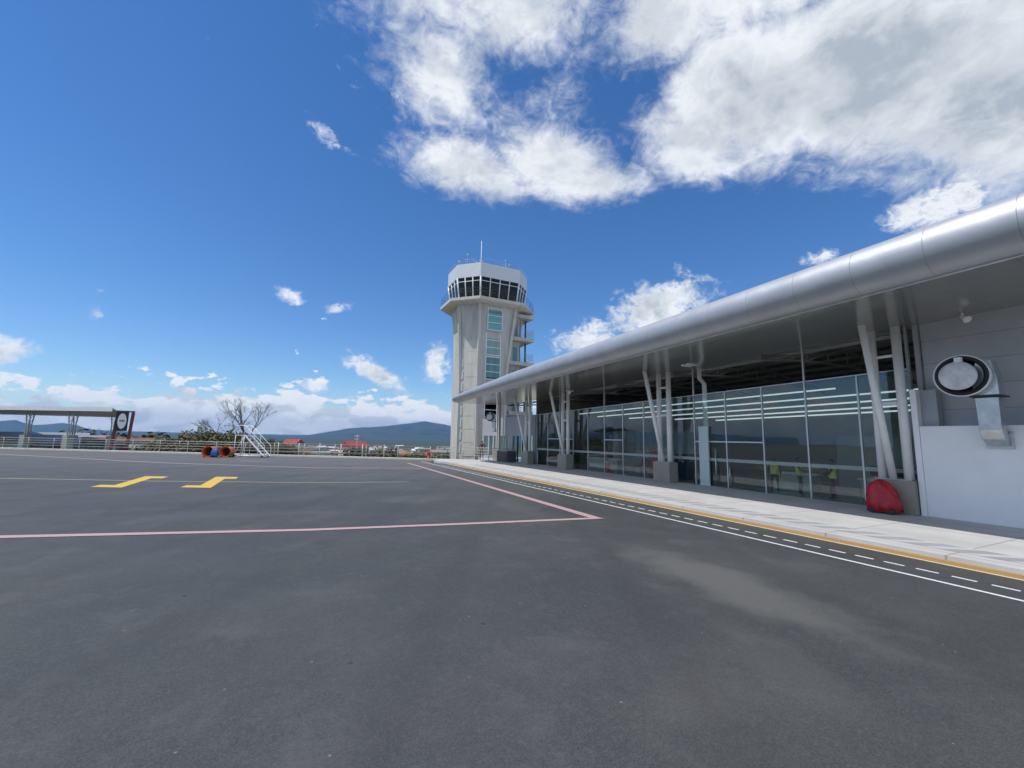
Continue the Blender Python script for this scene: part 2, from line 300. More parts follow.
def stripe_mat(name, c1, c2, axis, per, frac, rough=.5, metal=0., bumpd=.01, off=0., skew=0.0, spec=.5):
    m = mat(name, c1, rough, metal, var=.1, vscale=1.3, spec=spec); t = m.node_tree; p = t.nodes['Principled BSDF']; ns = t.nodes
    src = p.inputs['Base Color'].links[0].from_socket
    tc = ns.new('ShaderNodeTexCoord'); sp = ns.new('ShaderNodeSeparateXYZ'); t.links.new(tc.outputs['Object'], sp.inputs[0])
    k = ns.new('ShaderNodeMath'); k.operation = 'MULTIPLY_ADD'; t.links.new(sp.outputs[0 if axis == 1 else 1], k.inputs[0]); k.inputs[1].default_value = skew; t.links.new(sp.outputs[axis], k.inputs[2])
    a = ns.new('ShaderNodeMath'); a.operation = 'ADD'; t.links.new(k.outputs[0], a.inputs[0]); a.inputs[1].default_value = off + 500*per
    b = ns.new('ShaderNodeMath'); b.operation = 'MODULO'; t.links.new(a.outputs[0], b.inputs[0]); b.inputs[1].default_value = per
    c = ns.new('ShaderNodeMath'); c.operation = 'LESS_THAN'; t.links.new(b.outputs[0], c.inputs[0]); c.inputs[1].default_value = frac
    x = ns.new('ShaderNodeMix'); x.data_type = 'RGBA'; t.links.new(c.outputs[0], x.inputs[0]); t.links.new(src, x.inputs[6]); x.inputs[7].default_value = (*c2, 1)
    t.links.new(x.outputs[2], p.inputs['Base Color'])
    if bumpd:
        bp = ns.new('ShaderNodeBump'); bp.invert = True; bp.inputs['Strength'].default_value = .6; bp.inputs['Distance'].default_value = bumpd
        t.links.new(c.outputs[0], bp.inputs['Height']); t.links.new(bp.outputs[0], p.inputs['Normal'])
    return m
MT['nose'] = stripe_mat('brushed_aluminium', (.46,.48,.51), (.30,.31,.32), 1, 1.36, .014, .52, .62, .004, -3.9)
_t = MT['nose'].node_tree; _p = _t.nodes['Principled BSDF']; _n = _t.nodes.new('ShaderNodeTexNoise'); _n.inputs['Scale'].default_value = .9; _n.inputs['Detail'].default_value = 3
_c = _t.nodes.new('ShaderNodeTexCoord'); _t.links.new(_c.outputs['Object'], _n.inputs['Vector']); _b = _t.nodes.new('ShaderNodeBump'); _b.inputs['Strength'].default_value = .35; _b.inputs['Distance'].default_value = .06
_t.links.new(_n.outputs['Fac'], _b.inputs['Height']); _t.links.new(_p.inputs['Normal'].links[0].from_socket, _b.inputs['Normal']); _t.links.new(_b.outputs[0], _p.inputs['Normal'])
MT['soffit'] = stripe_mat('soffit_sheet', (.48,.47,.44), (.2,.2,.19), 1, 1.45, .012, .16, .75, .004, -4.24)
MT['cladding'] = stripe_mat('wall_cladding', (.42,.44,.46), (.25,.26,.28), 2, .72, .018, .45, 0., .01, .3)
MT['tactile'] = stripe_mat('kerb_band', (.33,.34,.345), (.50,.505,.50), 1, .62, .24, .8, 0., .002, 0, .75)
MT['roofcab'] = mat('cab_white', (.66,.69,.72), .45, .1, var=.05)
MT['sheet'] = stripe_mat('corrugated_grey', (.30,.29,.27), (.20,.19,.18), 0, .5, .2, .6, .1, .01)

# ------------------------------------------------------------------ mesh helpers
class MB:
    def __init__(s): s.bm = bmesh.new()
    def face(s, pts, mi=0):
        f = s.bm.faces.new([s.bm.verts.new(p) for p in pts]); f.material_index = mi; return f
    def box(s, x0, x1, y0, y1, z0, z1, mtx=None, mi=0):
        c = [Vector((x, y, z)) for z in (z0, z1) for y in (y0, y1) for x in (x0, x1)]
        if mtx: c = [mtx @ v for v in c]
        v = [s.bm.verts.new(p) for p in c]
        for q in ((0,2,3,1),(4,5,7,6),(0,1,5,4),(2,6,7,3),(0,4,6,2),(1,3,7,5)):
            f = s.bm.faces.new([v[i] for i in q]); f.material_index = mi
        return s
    def tube(s, pts, r, n=10, cap=True):
        pts = [Vector(p) for p in pts]; rs = r if isinstance(r, (list, tuple)) else [r]*len(pts); rings = []
        for i, p in enumerate(pts):
            d = (pts[min(i+1, len(pts)-1)] - pts[max(i-1, 0)]).normalized()
            a = d.orthogonal().normalized() if abs(d.z) < .95 else Vector((1,0,0)).cross(d).normalized()
            if abs(d.z) < .95: a = Vector((0,0,1)).cross(d).normalized()
            b = d.cross(a)
            rings.append([s.bm.verts.new(p + (a*math.cos(2*math.pi*k/n) + b*math.sin(2*math.pi*k/n))*rs[i]) for k in range(n)])
        for i in range(len(rings)-1):
            for k in range(n):
                s.bm.faces.new((rings[i][k], rings[i][(k+1) % n], rings[i+1][(k+1) % n], rings[i+1][k])).smooth = True
        if cap: s.bm.faces.new(rings[0][::-1]); s.bm.faces.new(rings[-1])
        return s
    def prism(s, poly, z0, z1, cap=True):
        a = [s.bm.verts.new((x, y, z0)) for x, y in poly]; b = [s.bm.verts.new((x, y, z1)) for x, y in poly]; n = len(poly)
        for i in range(n): s.bm.faces.new((a[i], a[(i+1) % n], b[(i+1) % n], b[i]))
        if cap: s.bm.faces.new(a[::-1]); s.bm.faces.new(b)
        return s
    def loft(s, rings, cap=True, smooth=False, closed=True):
        vs = [[s.bm.verts.new(p) for p in r] for r in rings]; n = len(vs[0])
        for i in range(len(vs)-1):
            for k in range(n if closed else n-1):
                s.bm.faces.new((vs[i][k], vs[i][(k+1) % n], vs[i+1][(k+1) % n], vs[i+1][k])).smooth = smooth
        if cap: s.bm.faces.new(vs[0][::-1]); s.bm.faces.new(vs[-1])
        return s
    def build(s, name, m, parent=None, bevel=0, mats=None):
        bmesh.ops.recalc_face_normals(s.bm, faces=s.bm.faces)
        me = bpy.data.meshes.new(name); s.bm.to_mesh(me); s.bm.free()
        for q in (mats or [m]): me.materials.append(MT[q] if isinstance(q, str) else q)
        o = bpy.data.objects.new(name, me); COL.objects.link(o)
        if parent: o.parent = parent
        if bevel:
            b = o.modifiers.new('bevel', 'BEVEL'); b.width = bevel; b.segments = 2; b.limit_method = 'ANGLE'
        return o
def tag(o, label=None, cat=None, group=None, kind=None):
    if label: o['label'] = label
    if cat: o['category'] = cat
    if group: o['group'] = group
    if kind: o['kind'] = kind
    return o
def empty(name, loc, label, cat, group=None, rz=0):
    o = bpy.data.objects.new(name, None); COL.objects.link(o); o.location = loc; o.rotation_euler = (0,0,rz); o.empty_display_size = .2
    return tag(o, label, cat, group)
def copy_tree(o, parent=None):
    c = o.copy(); COL.objects.link(c)
    if parent: c.parent = parent
    for ch in o.children: copy_tree(ch, c)
    return c
def struct(o): o['kind'] = 'structure'; return o

# ------------------------------------------------------------------ ground
# far kerb line of the apron
K0 = Vector((14.8, 37.6)); KN = Vector((.553, .833)); KD = Vector((-.833, .553))
def kp(t, off=0.): p = K0 + KD*t + KN*off; return (p.x, p.y)
apron = MB(); apron.face([(-90,-60,0), (11.1,-60,0), (11.1,34,0), (10.4,37.4,0), (*kp(3.6),0), (*kp(120),0), (-120,60,0)])
struct(apron.build('apron', 'asphalt'))
def strip(name, pts, m, z=.004):
    b = MB(); b.face([(x, y, z) for x, y in pts]); return struct(b.build(name, m))
def lineq(a, b, w):
    a = Vector(a); b = Vector(b); n = Vector((-(b-a).y, (b-a).x)).normalized()*w/2
    return [tuple(a+n), tuple(b+n), tuple(b-n), tuple(a-n)]
strip('painted_edge_line', lineq((9.5,-8), (9.85,38), .085), 'p_white')
strip('painted_kerb_line', [(11.02,-8),(11.095,-8),(11.095,34),(11.02,34)], 'p_cream2')
db = MB(); y = -3.0
while y < 33:
    db.face([(10.15,y,.004),(10.15,y+.31,.004),(10.22,y+.31,.004),(10.22,y,.004)]); y += .475
struct(db.build('painted_dashes', 'p_white'))
pk = MB()
pk.face([(x,y,.004) for x,y in ((7.56,10.05),(7.86,9.95),(8.35,36.2),(8.15,36.3))])
pk.face([(x,y,.008) for x,y in ((7.90,9.92),(7.75,10.16),(3.8,10.76),(.37,11.34),(-5.4,12.86),(-20,17.2),(-20,16.92),(-5.4,12.60),(.37,11.12),(3.8,10.54))])
pk.face([(x,y,.004) for x,y in ((-30,58.5),(-23.4,53.6),(-8.7,38.9),(.76,32.0),(7.9,30.1),(7.9,29.85),(.76,31.75),(-8.7,38.55),(-23.4,53.2),(-30,58.1))])
struct(pk.build('painted_stand_lines', 'p_pink'))
strip('painted_lead_line', [(-18,30.6),(-11.9,27.62),(-5.5,24.5),(.58,22.12),(4.95,21.25),(4.95,21.12),(.58,21.98),(-5.5,24.34),(-11.9,27.45),(-18,30.4)], 'p_cream')
ym = MB()
for dx, dy in ((0,0),(3.05,-1.05)):
    for q in (((-7.3,22.5),(-7.12,23.55),(-6.02,22.95),(-6.05,21.95)), ((-6.62,23.28),(-6.02,22.95),(-6.0,26.9),(-6.62,27.3)), ((-6.6,26.35),(-6.55,27.3),(-5.62,26.85),(-5.6,25.75))):
        pass
    ym.face([(x+dx,y+dy,.008) for x,y in ((-7.2,22.55),(-7.12,23.3),(-6.62,23.05),(-6.68,27.2),(-5.68,26.75),(-5.68,25.75),(-6.15,25.95),(-6.1,22.0))])
struct(ym.build('painted_stand_marks', 'p_yellow'))
strip('painted_short_line', lineq((-4.1,40.5),(-2.2,39.6),.22), 'p_cream')
# kerb along the terminal and the raised platform
kb = MB(); kb.box(11.1,11.17,-60,34,-.2,.08); struct(kb.build('kerb', 'p_kerb', bevel=.015))

pl = MB(); pl.prism([(11.175,-60),(33,-60),(33,44),(25,44),(17.3,43),(15.4,37.4),(kp(0,.6)[0],kp(0,.6)[1]),(kp(3.4,.6)[0],kp(3.4,.6)[1]),(10.75,37.2),(11.175,34.2)], -.3, .15)
struct(pl.build('platform', 'slab'))
tb = MB(); y = -6.0
tb.face([(11.75,-8,.154),(12.4,-8,.154),(12.4,31,.154),(11.75,31,.154)])
struct(tb.build('platform_edge_band', 'tactile'))
fk = MB(); a, b, c, d = kp(3.0), kp(120), kp(120,.9), kp(3.0,.9)
fk.prism([a,b,c,d], -.4, .14)
MT['kerbpale'] = mat('pale_kerb', (.62,.59,.52), .8, var=.15, vscale=1.5)
struct(fk.build('far_kerb', 'kerbpale'))

# terrain beyond the apron
def tz(x, y):
    s = (Vector((x, y)) - K0).dot(KN)
    az = math.degrees(math.atan2(x, y)); rr = math.hypot(x, y)
    if s < .3: return -.45
    near = -.45 - 1.0*min(1, (s-.3)/6)
    if az < -9: k = .25
    elif az < 0: k = .25 + .75*(az+9)/9
    else: k = 1.
    v = near - k*min(12, max(0, s-8)*.055) - max(0, min(26, (rr-300)*.012))
    return v
def rnd_noise(x, y): return math.sin(x*1.7+y*.6)*math.cos(y*1.3-x*.4)
tm = MB(); rings = []; radii = [0, 20, 34, 38, 42, 46, 50, 54, 58, 62, 66, 70, 76, 84, 95, 110, 130, 160, 200, 260, 350, 500, 800, 1300, 2200, 3500, 6000, 12000, 40000]
NA = 144
for r in radii[1:]:
    rings.append([tm.bm.verts.new((r*math.sin(2*math.pi*k/NA), r*math.cos(2*math.pi*k/NA), tz(r*math.sin(2*math.pi*k/NA), r*math.cos(2*math.pi*k/NA)))) for k in range(NA)])
c0 = tm.bm.verts.new((0,0,-.45))
for k in range(NA): tm.bm.faces.new((c0, rings[0][k], rings[0][(k+1) % NA]))
for i in range(len(rings)-1):
    for k in range(NA): tm.bm.faces.new((rings[i][k], rings[i][(k+1) % NA], rings[i+1][(k+1) % NA], rings[i+1][k])).smooth = True
MT['grassland'] = mat('dry_grassland', (.10,.12,.045), .95, col2=(.20,.17,.09), vscale=.02, detail=10)
gm = MT['grassland'].node_tree; p_ = gm.nodes['Principled BSDF']; src_ = p_.inputs['Base Color'].links[0].from_socket
tc_ = gm.nodes.new('ShaderNodeTexCoord'); ln_ = gm.nodes.new('ShaderNodeVectorMath'); ln_.operation = 'LENGTH'; gm.links.new(tc_.outputs['Object'], ln_.inputs[0])
mr_ = gm.nodes.new('ShaderNodeMapRange'); mr_.inputs[1].default_value = 250; mr_.inputs[2].default_value = 900; gm.links.new(ln_.outputs['Value'], mr_.inputs[0])
mx_ = gm.nodes.new('ShaderNodeMix'); mx_.data_type = 'RGBA'; gm.links.new(mr_.outputs[0], mx_.inputs[0]); gm.links.new(src_, mx_.inputs[6]); mx_.inputs[7].default_value = (.035,.05,.03,1); gm.links.new(mx_.outputs[2], p_.inputs['Base Color'])
struct(tm.build('terrain', 'grassland'))

# mountains: real relief standing 6-11 km away
MT['forest'] = mat('mountain_forest', (.016,.030,.022), .95, col2=(.065,.075,.045), vscale=.0034, detail=8)
def interp(tab, a):
    if a <= tab[0][0]: return tab[0][1]
    for (x0,y0),(x1,y1) in zip(tab, tab[1:]):
        if a <= x1: return y0 + (y1-y0)*(a-x0)/(x1-x0)
    return tab[-1][1]
def mountain(name, tab, r0, r1, az0, az1, na=160, nr=34):
    b = MB(); vs = []
    rm = (r0+r1)/2
    from mathutils import noise as mn
    for j in range(nr):
        r = r0 + (r1-r0)*j/(nr-1); row = []
        for i in range(na):
            az = az0 + (az1-az0)*i/(na-1); A = R(az)
            x, y = r*math.sin(A), r*math.cos(A)
            e = interp(tab, az); u = (j/(nr-1)-.62)/.5
            prof = max(0, 1-abs(u)**1.4)
            hh = (rm+ (r1-r0)*.12)*math.tan(R(e)) + 32
            fr = mn.fractal(Vector((x/900, y/900, 1.3)), 1.0, 2.0, 6)
            z = -40 + hh*prof*(1 + .30*fr*(1-prof*.75)) + 22*fr*prof
            row.append(b.bm.verts.new((x, y, z)))
        vs.append(row)
    for j in range(nr-1):
        for i in range(na-1): b.bm.faces.new((vs[j][i], vs[j][i+1], vs[j+1][i+1], vs[j+1][i])).smooth = True
    return struct(b.build(name, 'forest'))
mountain('mountain', [(-6,-.9),(-3.9,-.6),(-2.1,-.4),(0,-.15),(3.3,.45),(5.6,.95),(7.9,1.15),(11,1.45),(12.9,1.75),(14.8,1.95),(17.4,1.65),(20.7,.9),(26,.6),(34,.3),(44,0)], 6500, 10500, -6, 44)
mountain('far_mountain', [(-60,.8),(-45,1.3),(-34,1.0),(-27,.5),(-23.9,.6),(-23,.75),(-22.1,.4),(-21.3,.5),(-20.3,.72),(-19.3,.55),(-18.3,.15),(-16.2,.0),(-12,-.1),(-6,-.5)], 9000, 12500, -60, -4)

# ------------------------------------------------------------------ terminal building
term = empty('terminal_building', (17.5, 16, .15), 'long glass fronted airport terminal with a rounded aluminium canopy edge', 'building')
TL = Vector((17.5,16,.15))
def tbuild(mb, name, m, parent=None, **k):
    o = mb.build(name, m, parent or term, **k)
    if parent is None: o.matrix_parent_inverse = Matrix.Translation(-TL)
    return o
YE = 37.0
def zc(y): return 5.97 - .0195*y
def zs(y): return 6.18 - .024*y
def hh(y):
    return interp([(-12,1.26),(3,1.18),(14,1.08),(24,1.0),(31,.78),(35.5,.6),(37,.46)], y)
ys = [-12,-6,0,4,8,12,16,20,24,28,31,33,34.4,35.4,36,36.4,36.7,36.9,YE]
rings = []
for y in ys:
    h = hh(y); z0 = zc(y); k = 0. if y < 35.0 else (1 - math.sqrt(max(0, 1-((y-35.0)/2.0)**2)))
    ins = k*1.0; h2 = h*(1-.75*k); z0 = z0 + h*.25*k
    ring = []
    for q in range(15):
        a = R(-90 - 180*q/14)
        ring.append((12.27 + ins + .58*math.cos(a), y, z0 + h2/2 + h2/2*math.sin(a)))
    ring += [(15, y, z0+h2+.22), (19.2, y, z0+h2+.5), (19.2, y, z0+h2+.2), (15, y, z0+h2+.0), (12.6+ins, y, z0+h2-.15)]
    rings.append(ring)
b = MB(); b.loft(rings, smooth=False)
for f in b.bm.faces: f.smooth = all(v.co.x < 13.4 for v in f.verts) and len(f.verts) == 4
tbuild(b, 'roof', 'nose')
# crease trim and soffit
b = MB(); b.loft([[(12.25,y,zc(y)-.005),(12.30,y,zc(y)-.025),(12.35,y,zc(y)-.005),(12.3,y,zc(y)+.02)] for y in (-12,0,10,20,30,35.2)])
tbuild(b, 'edge_trim', 'silver')
b = MB(); b.loft([[(12.36,y,zc(y)-.01),(17.45,y,zs(y)),(17.45,y,zs(y)+.12),(12.36,y,zc(y)+.1)] for y in (-12,0,10,20,30,36.2)])
tbuild(b, 'soffit', 'soffit')
b = MB(); b.loft([[(21.6,y,zc(y)+2.05),(26,y,zc(y)+2.2),(32.2,y,zc(y)+1.6),(32.2,y,zc(y)+1.4),(26,y,zc(y)+2.0),(21.6,y,zc(y)+1.85)] for y in (-12,10,25,36.5)]); tbuild(b, 'roof_rear', 'roofwhite')
MT['added_skylight'] = bpy.data.materials.new('added_skylight_sheet'); MT['added_skylight'].use_nodes = True; t_ = MT['added_skylight'].node_tree
tr_ = t_.nodes.new('ShaderNodeBsdfTranslucent'); tr_.inputs[0].default_value = (.5,.53,.52,1); t_.links.new(tr_.outputs[0], t_.nodes['Material Output'].inputs[0])
b = MB(); b.loft([[(19.25,y,zc(y)+1.72),(21.55,y,zc(y)+1.95),(21.55,y,zc(y)+1.98),(19.25,y,zc(y)+1.75)] for y in (-12,10,25,36.5)]); tbuild(b, 'added_skylight', 'added_skylight')  # translucent strip over a roof gap, both added to brighten the hall
# dark deck above the hall, purlins and trusses
b = MB(); b.loft([[(17.5,y,zc(y)+.55),(19.2,y,zc(y)+.95),(19.2,y,zc(y)+1.05),(17.5,y,zc(y)+.65)] for y in (-12,10,25,36.5)])
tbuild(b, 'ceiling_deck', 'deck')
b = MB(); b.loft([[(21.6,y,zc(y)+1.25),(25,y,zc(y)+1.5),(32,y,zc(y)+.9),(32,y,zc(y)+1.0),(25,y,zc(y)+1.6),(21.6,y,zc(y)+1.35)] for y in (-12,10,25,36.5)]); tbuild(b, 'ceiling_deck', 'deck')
b = MB(); b.loft([[(x0,y,zc(y)+1.0+dz),(x0+.05,y,zc(y)+1.0+dz),(x0+.05,y,zc(y)+1.95),(x0,y,zc(y)+1.95)] for y in (-12,36.5) for x0, dz in ((21.55,.2),)]); tbuild(b, 'added_skylight_curb', 'inwall')  # upstand closing the side of the added roof gap
b = MB()
for k in range(9):
    x = 18.6 + k*1.5; dz = .30+((x-17.5)/7.5*.75 if x < 25 else .75-(x-25)/7*.6)
    b.loft([[(x,y,zc(y)+.08+dz),(x+.09,y,zc(y)+.08+dz),(x+.09,y,zc(y)+.24+dz),(x,y,zc(y)+.24+dz)] for y in (-6,36.3)])
tbuild(b, 'purlins', 'steel')
for k, y in enumerate((2.0, 6.7, 11.5, 16.3, 21, 25.7, 31, 36.5)):
    b = MB(); L = 14
    lo = [(17.6+L*q/8, y, zc(y)+.05+.35*math.sin(math.pi*q/8)) for q in range(9)]; hi = [(17.6+L*q/8, y, zc(y)+.15+(1.05*min(q,8-q)/4)) for q in range(9)]
    b.tube(lo, .06, 6); b.tube(hi, .06, 6)
    for q in range(8): b.tube([lo[q], hi[q+1]], .035, 5)
    for q in range(1, 8): b.tube([lo[q], hi[q]], .035, 5)
    tbuild(b, 'roof_truss', 'steel')
# mullions and panes
GY0 = 6.45; GY1 = 31.0
ymul = [7.95+1.75*k for k in range(14)]   # 7.95 .. 30.7
tall = {9.7, 14.95, 21.95, 27.2}
def gz(y): return 4.80 - .0205*y
edges = [6.5] + ymul
for i, y in enumerate(edges):
    t_ = any(abs(y-q) < .01 for q in tall)
    b = MB(); b.box(17.46,17.54,y-.028,y+.028,.15,zs(y)+.02 if t_ else gz(y)); tbuild(b, 'mullion', 'mull')
for y0, y1 in zip(edges, edges[1:]):
    b = MB()
    P = [(17.494,y0+.03,.17),(17.494,y1-.03,.17),(17.494,y1-.03,gz(y1)),(17.494,y0+.03,gz(y0))]
    b.loft([P, [(x+.012,y,z) for x,y,z in P]]); tbuild(b, 'glass_pane', 'glass')
b = MB(); b.loft([[(17.47,y,gz(y)),(17.53,y,gz(y)),(17.53,y,gz(y)+.035),(17.47,y,gz(y)+.035)] for y in (6.5,30.7)]); tbuild(b, 'glass_head_rail', 'mull')
MT['band'] = mat('frosted_band', (.33,.38,.38), .5)
b = MB(); b.box(17.475,17.489,6.5,30.7,1.33,1.47); tbuild(b, 'frosted_band', 'band')
for y0, y1 in ((11.45,14.95),(20.2,21.95),(25.45,28.95)):
    b = MB(); b.box(17.45,17.488,y0,y1,2.20,2.26); tbuild(b, 'door_head', 'mull')
for y in (13.05, 13.75): 
    b = MB(); b.tube([(17.40,y,.35),(17.40,y,1.9 if y>13.3 else 1.1)], .025, 8).tube([(17.40,y,.45),(17.49,y,.45)],.012,6).tube([(17.40,y,.95),(17.49,y,.95)],.012,6); tbuild(b, 'door_handle', 'silver')
b = MB(); b.box(17.36,17.44,14.1,14.62,.16,2.95); tbuild(b, 'frosted_side_panel', 'frost')
# lit linear lamps hung just inside the glass
MT['lamp'] = bpy.data.materials.new('linear_lamp_lit'); MT['lamp'].use_nodes = True; p_ = MT['lamp'].node_tree.nodes['Principled BSDF']
p_.inputs['Base Color'].default_value = (.8,.8,.8,1); p_.inputs['Emission Color'].default_value = (.85,.93,1,1); p_.inputs['Emission Strength'].default_value = .7
for k, (ya, yb, z, x) in enumerate(((9.1,26,4.36,18.4),(6.6,24,4.06,18.5),(6.6,21,3.80,18.7),(6.6,17.5,3.58,18.9),(6.6,15,3.42,19.1))):
    b = MB(); b.loft([[(x,y,z-.028-.016*(y-9)),(x+.05,y,z-.028-.016*(y-9)),(x+.05,y,z+.028-.016*(y-9)),(x,y,z+.028-.016*(y-9))] for y in (ya,yb)])
    tbuild(b, 'linear_lamp', 'lamp')
# columns
def column(y, sq=False):
    b = MB(); hy = .55
    b.box(16.6,17.2,y-hy,y+hy,.15,1.15)
    p = tbuild(b, 'plinth', 'plinth', bevel=.02)
    for dy in (-.33,.33):
        b = MB(); b.tube([(16.92,y+dy,1.14),(16.92,y+dy,zs(y)+.05)], .125, 20)
        q = tbuild(b, 'pipe', 'pipe', p)
    b = MB(); b.tube([(16.80,y+.02,1.14),(15.62,y,zc(y)+.64*(zs(y)-zc(y))+.02)], .10, 18); tbuild(b, 'strut', 'pipe', p)
    for zb, rb in ((5.15-.01*y,.05),(3.55,.07)):
        b = MB(); b.tube([(16.92,y-.33,zb),(16.92,y+.33,zb)], rb, 10); tbuild(b, 'brace', 'pipe', p)
    b = MB(); b.box(16.68,17.12,y-.47,y+.47,1.152,1.175); tbuild(b, 'base_plate', 'mull', p)
for y in (6.85, 16.35, 25.6, 31.2): column(y)
b = MB(); b.box(16.6,17.2,36.6,37.6,.15,1.1); p = tbuild(b, 'plinth', 'plinth', bevel=.02)
b = MB(); b.box(16.8,17.0,36.75,36.95,1.1,5.6).box(16.8,17.0,37.2,37.4,1.1,5.6); tbuild(b, 'post', 'tower', p)
# hall: inner pipe column, floor, back wall
b = MB(); b.tube([(18.6,15.2,.15),(18.6,15.2,5.2),(18.5,15.4,5.5),(18.5,15.4,6.5)], .11, 14); tbuild(b, 'inner_pipe', 'pipe')
b = MB(); b.box(17.56,32,-11,39,.10,.162); tbuild(b, 'hall_floor', 'floor')
b = MB(); b.box(31.8,32,-11,36.5,.15,7.2); tbuild(b, 'back_wall', 'inwall')
b = MB(); b.box(25,25.2,-11,4,.15,5.6); tbuild(b, 'inner_wall', 'inwall')
for ya, yb, zb in ((6,12,2.6),(20,29,3.0)):
    b = MB(); b.box(24,24.2,ya,yb,.15,zb); tbuild(b, 'inner_partition', 'greywall')
# far wing wall (grey), windows and doors below
b = MB(); b.box(17.5,17.7,31.0,42.5,2.45,4.22); tbuild(b, 'wing_wall', 'greywall')
b = MB(); b.box(17.5,17.7,31.0,31.35,.15,2.45); tbuild(b, 'wing_pier', 'greywall')
for ya, yb, zb in ((35.2,35.99,2.45),(42.0,42.5,2.45),(36,41.99,.45)):
    b = MB(); b.box(17.5,17.7,ya,yb,.15,zb); tbuild(b, 'wing_pier', 'greywall')
for k in range(5):
    y0 = 36.0+k*1.2; b = MB(); b.box(17.56,17.58,y0+.05,y0+1.15,.47,2.43); w = tbuild(b, 'window', 'winglass')
    b = MB(); b.box(17.5,17.62,y0-.03,y0+.05,.45,2.45); tbuild(b, 'window_frame', 'white')
for k in range(4):
    y0 = 31.4+k*.95; b = MB(); b.box(17.56,17.58,y0+.04,y0+.91,.2,2.43); tbuild(b, 'window', 'winglass')
    b = MB(); b.box(17.5,17.62,y0-.02,y0+.04,.15,2.45); tbuild(b, 'window_frame', 'dark')
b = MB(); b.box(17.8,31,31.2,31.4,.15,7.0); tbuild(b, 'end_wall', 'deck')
b = MB(); b.box(22,22.2,31.4,42,.15,4.2); tbuild(b, 'wing_back_wall', 'inwall')
# near end: grey clad upper wall, white lower wall, pilaster
b = MB(); b.box(17.42,17.7,-12,6.1,.15,6.5); tbuild(b, 'clad_wall', 'cladding')
b = MB(); b.box(16.8,17.4,-12,6.12,.15,2.80); tbuild(b, 'white_wall', 'white', bevel=.01)
b = MB(); b.box(16.78,17.38,6.125,6.27,.15,3.93); tbuild(b, 'pilaster', 'white', bevel=.008)
b = MB(); b.box(17.05,17.38,5.75,6.118,2.81,3.9); tbuild(b, 'pilaster_return', 'greywall')
b = MB(); b.box(17.3,17.42,6.12,6.24,3.94,6.2).box(17.3,17.42,6.40,6.47,.15,6.2); tbuild(b, 'corner_post', 'greywall')
# soffit lights
for y in (13.9, 14.2, 24.6, 9.2): 
    x = 16.2 if y < 20 else 16.6
    zz = zc(y) + (zs(y)-zc(y))*((x-12.36)/5.09)
    b = MB(); b.box(x-.3,x+.3,y-.05,y+.05,zz-.05,zz-.01); 
    if y > 10: tbuild(b, 'ceiling_light', 'white')
    else: b.bm.free()
def cone_pts(r): pass
def floodlight(x, y, label):
    zz = zc(y) + (zs(y)-zc(y))*((x-12.36)/5.09)
    e = empty('floodlight', (x,y,zz-.02), label, 'lamp', 'floodlights under the canopy')
    b = MB(); b.tube([(0,0,0),(0,0,-.10)], .03, 8); b.build('bracket', 'white', e)
    b = MB(); b.tube([(.05,.04,-.09),(-.06,-.08,-.20),(-.09,-.12,-.24)], [.05,.075,.10], 12); b.build('lamp_head', 'white', e)
floodlight(16.75, 4.9, 'small white floodlight hanging from the canopy above the round duct outlet')
floodlight(16.1, 23.9, 'small white floodlight hanging from the canopy beside the middle column group')

# round duct outlet on the near wall
def outlet(loc, label, s=1.0, rz=0.):
    e = empty('duct_outlet', loc, label, 'duct outlet', 'round duct outlets'); e.rotation_euler = (0,0,rz); e.scale = (s,s,s)
    # drum axis along X, opening towards -X
    n = 48
    def ring(x, r): return [(x, r*math.cos(2*math.pi*k/n) + (.05 if r < .42 else 0), r*math.sin(2*math.pi*k/n)) for k in range(n)]
    b = MB(); b.loft([ring(.62,.40), ring(.55,.50), ring(.05,.565), ring(0,.57), ring(0,.545), ring(.06,.54), ring(.30,.50)], smooth=True); b.build('drum', 'white', e)
    b = MB(); b.loft([ring(.02,.541), ring(.03,.43), ring(.28,.42), ring(.28,.05), ring(.281,.01)], smooth=True, cap=False); b.build('dark_throat', 'black', e)
    b = MB(); b.loft([ring(.05,.36), ring(.0,.385), ring(-.05,.39), ring(-.09,.36), ring(-.115,.28), ring(-.125,.12), ring(-.127,.01)], smooth=True); b.build('disc', 'disc', e)
    b = MB(); b.box(-.10,.02,-.075,.075,.37,.50); b.build('clip', 'white', e, bevel=.01)
    # silver square duct: from behind the drum down, then elbow to the wall
    def sq(c, w, d, ang=0):
        c = Vector(c); u = Vector((math.cos(ang), 0, math.sin(ang)))
        return [c + u*sx*d/2 + Vector((0, sy*w/2, 0)) for sx, sy in ((-1,-1),(1,-1),(1,1),(-1,1))]
    y0 = -.38
    b = MB(); b.loft([sq((.42,y0,.38),.3,.36), sq((.42,y0,-.1),.46,.40), sq((.40,y0,-.55),.5,.42)]); b.build('duct_neck', 'silver', e, bevel=.012)
    b = MB(); b.box(.13,.68,y0-.30,y0+.30,-.60,-.56); b.build('flange', 'black', e)
    b = MB(); b.loft([sq((.40,y0,-.61),.44,.40), sq((.40,y0,-1.2),.42,.38), sq((.39,y0,-1.42),.42,.36,.3), sq((.46,y0,-1.60),.42,.34,.75), sq((.58,y0,-1.70),.40,.32,1.25), sq((.68,y0,-1.72),.40,.32,1.5)]); b.build('duct_elbow', 'silver', e, bevel=.012)
    b = MB(); b.box(.70,.775,y0-.26,y0+.26,-1.95,-1.50); b.build('wall_plate', 'mull', e, bevel=.01)
    return e
outlet((16.02, 4.86, 4.13), 'big round white rimmed duct outlet with pale disc above the white wall')
d = outlet((15.3, 35.4, 4.1), 'distant round white duct outlet facing the apron under the canopy far end', .7, R(48))

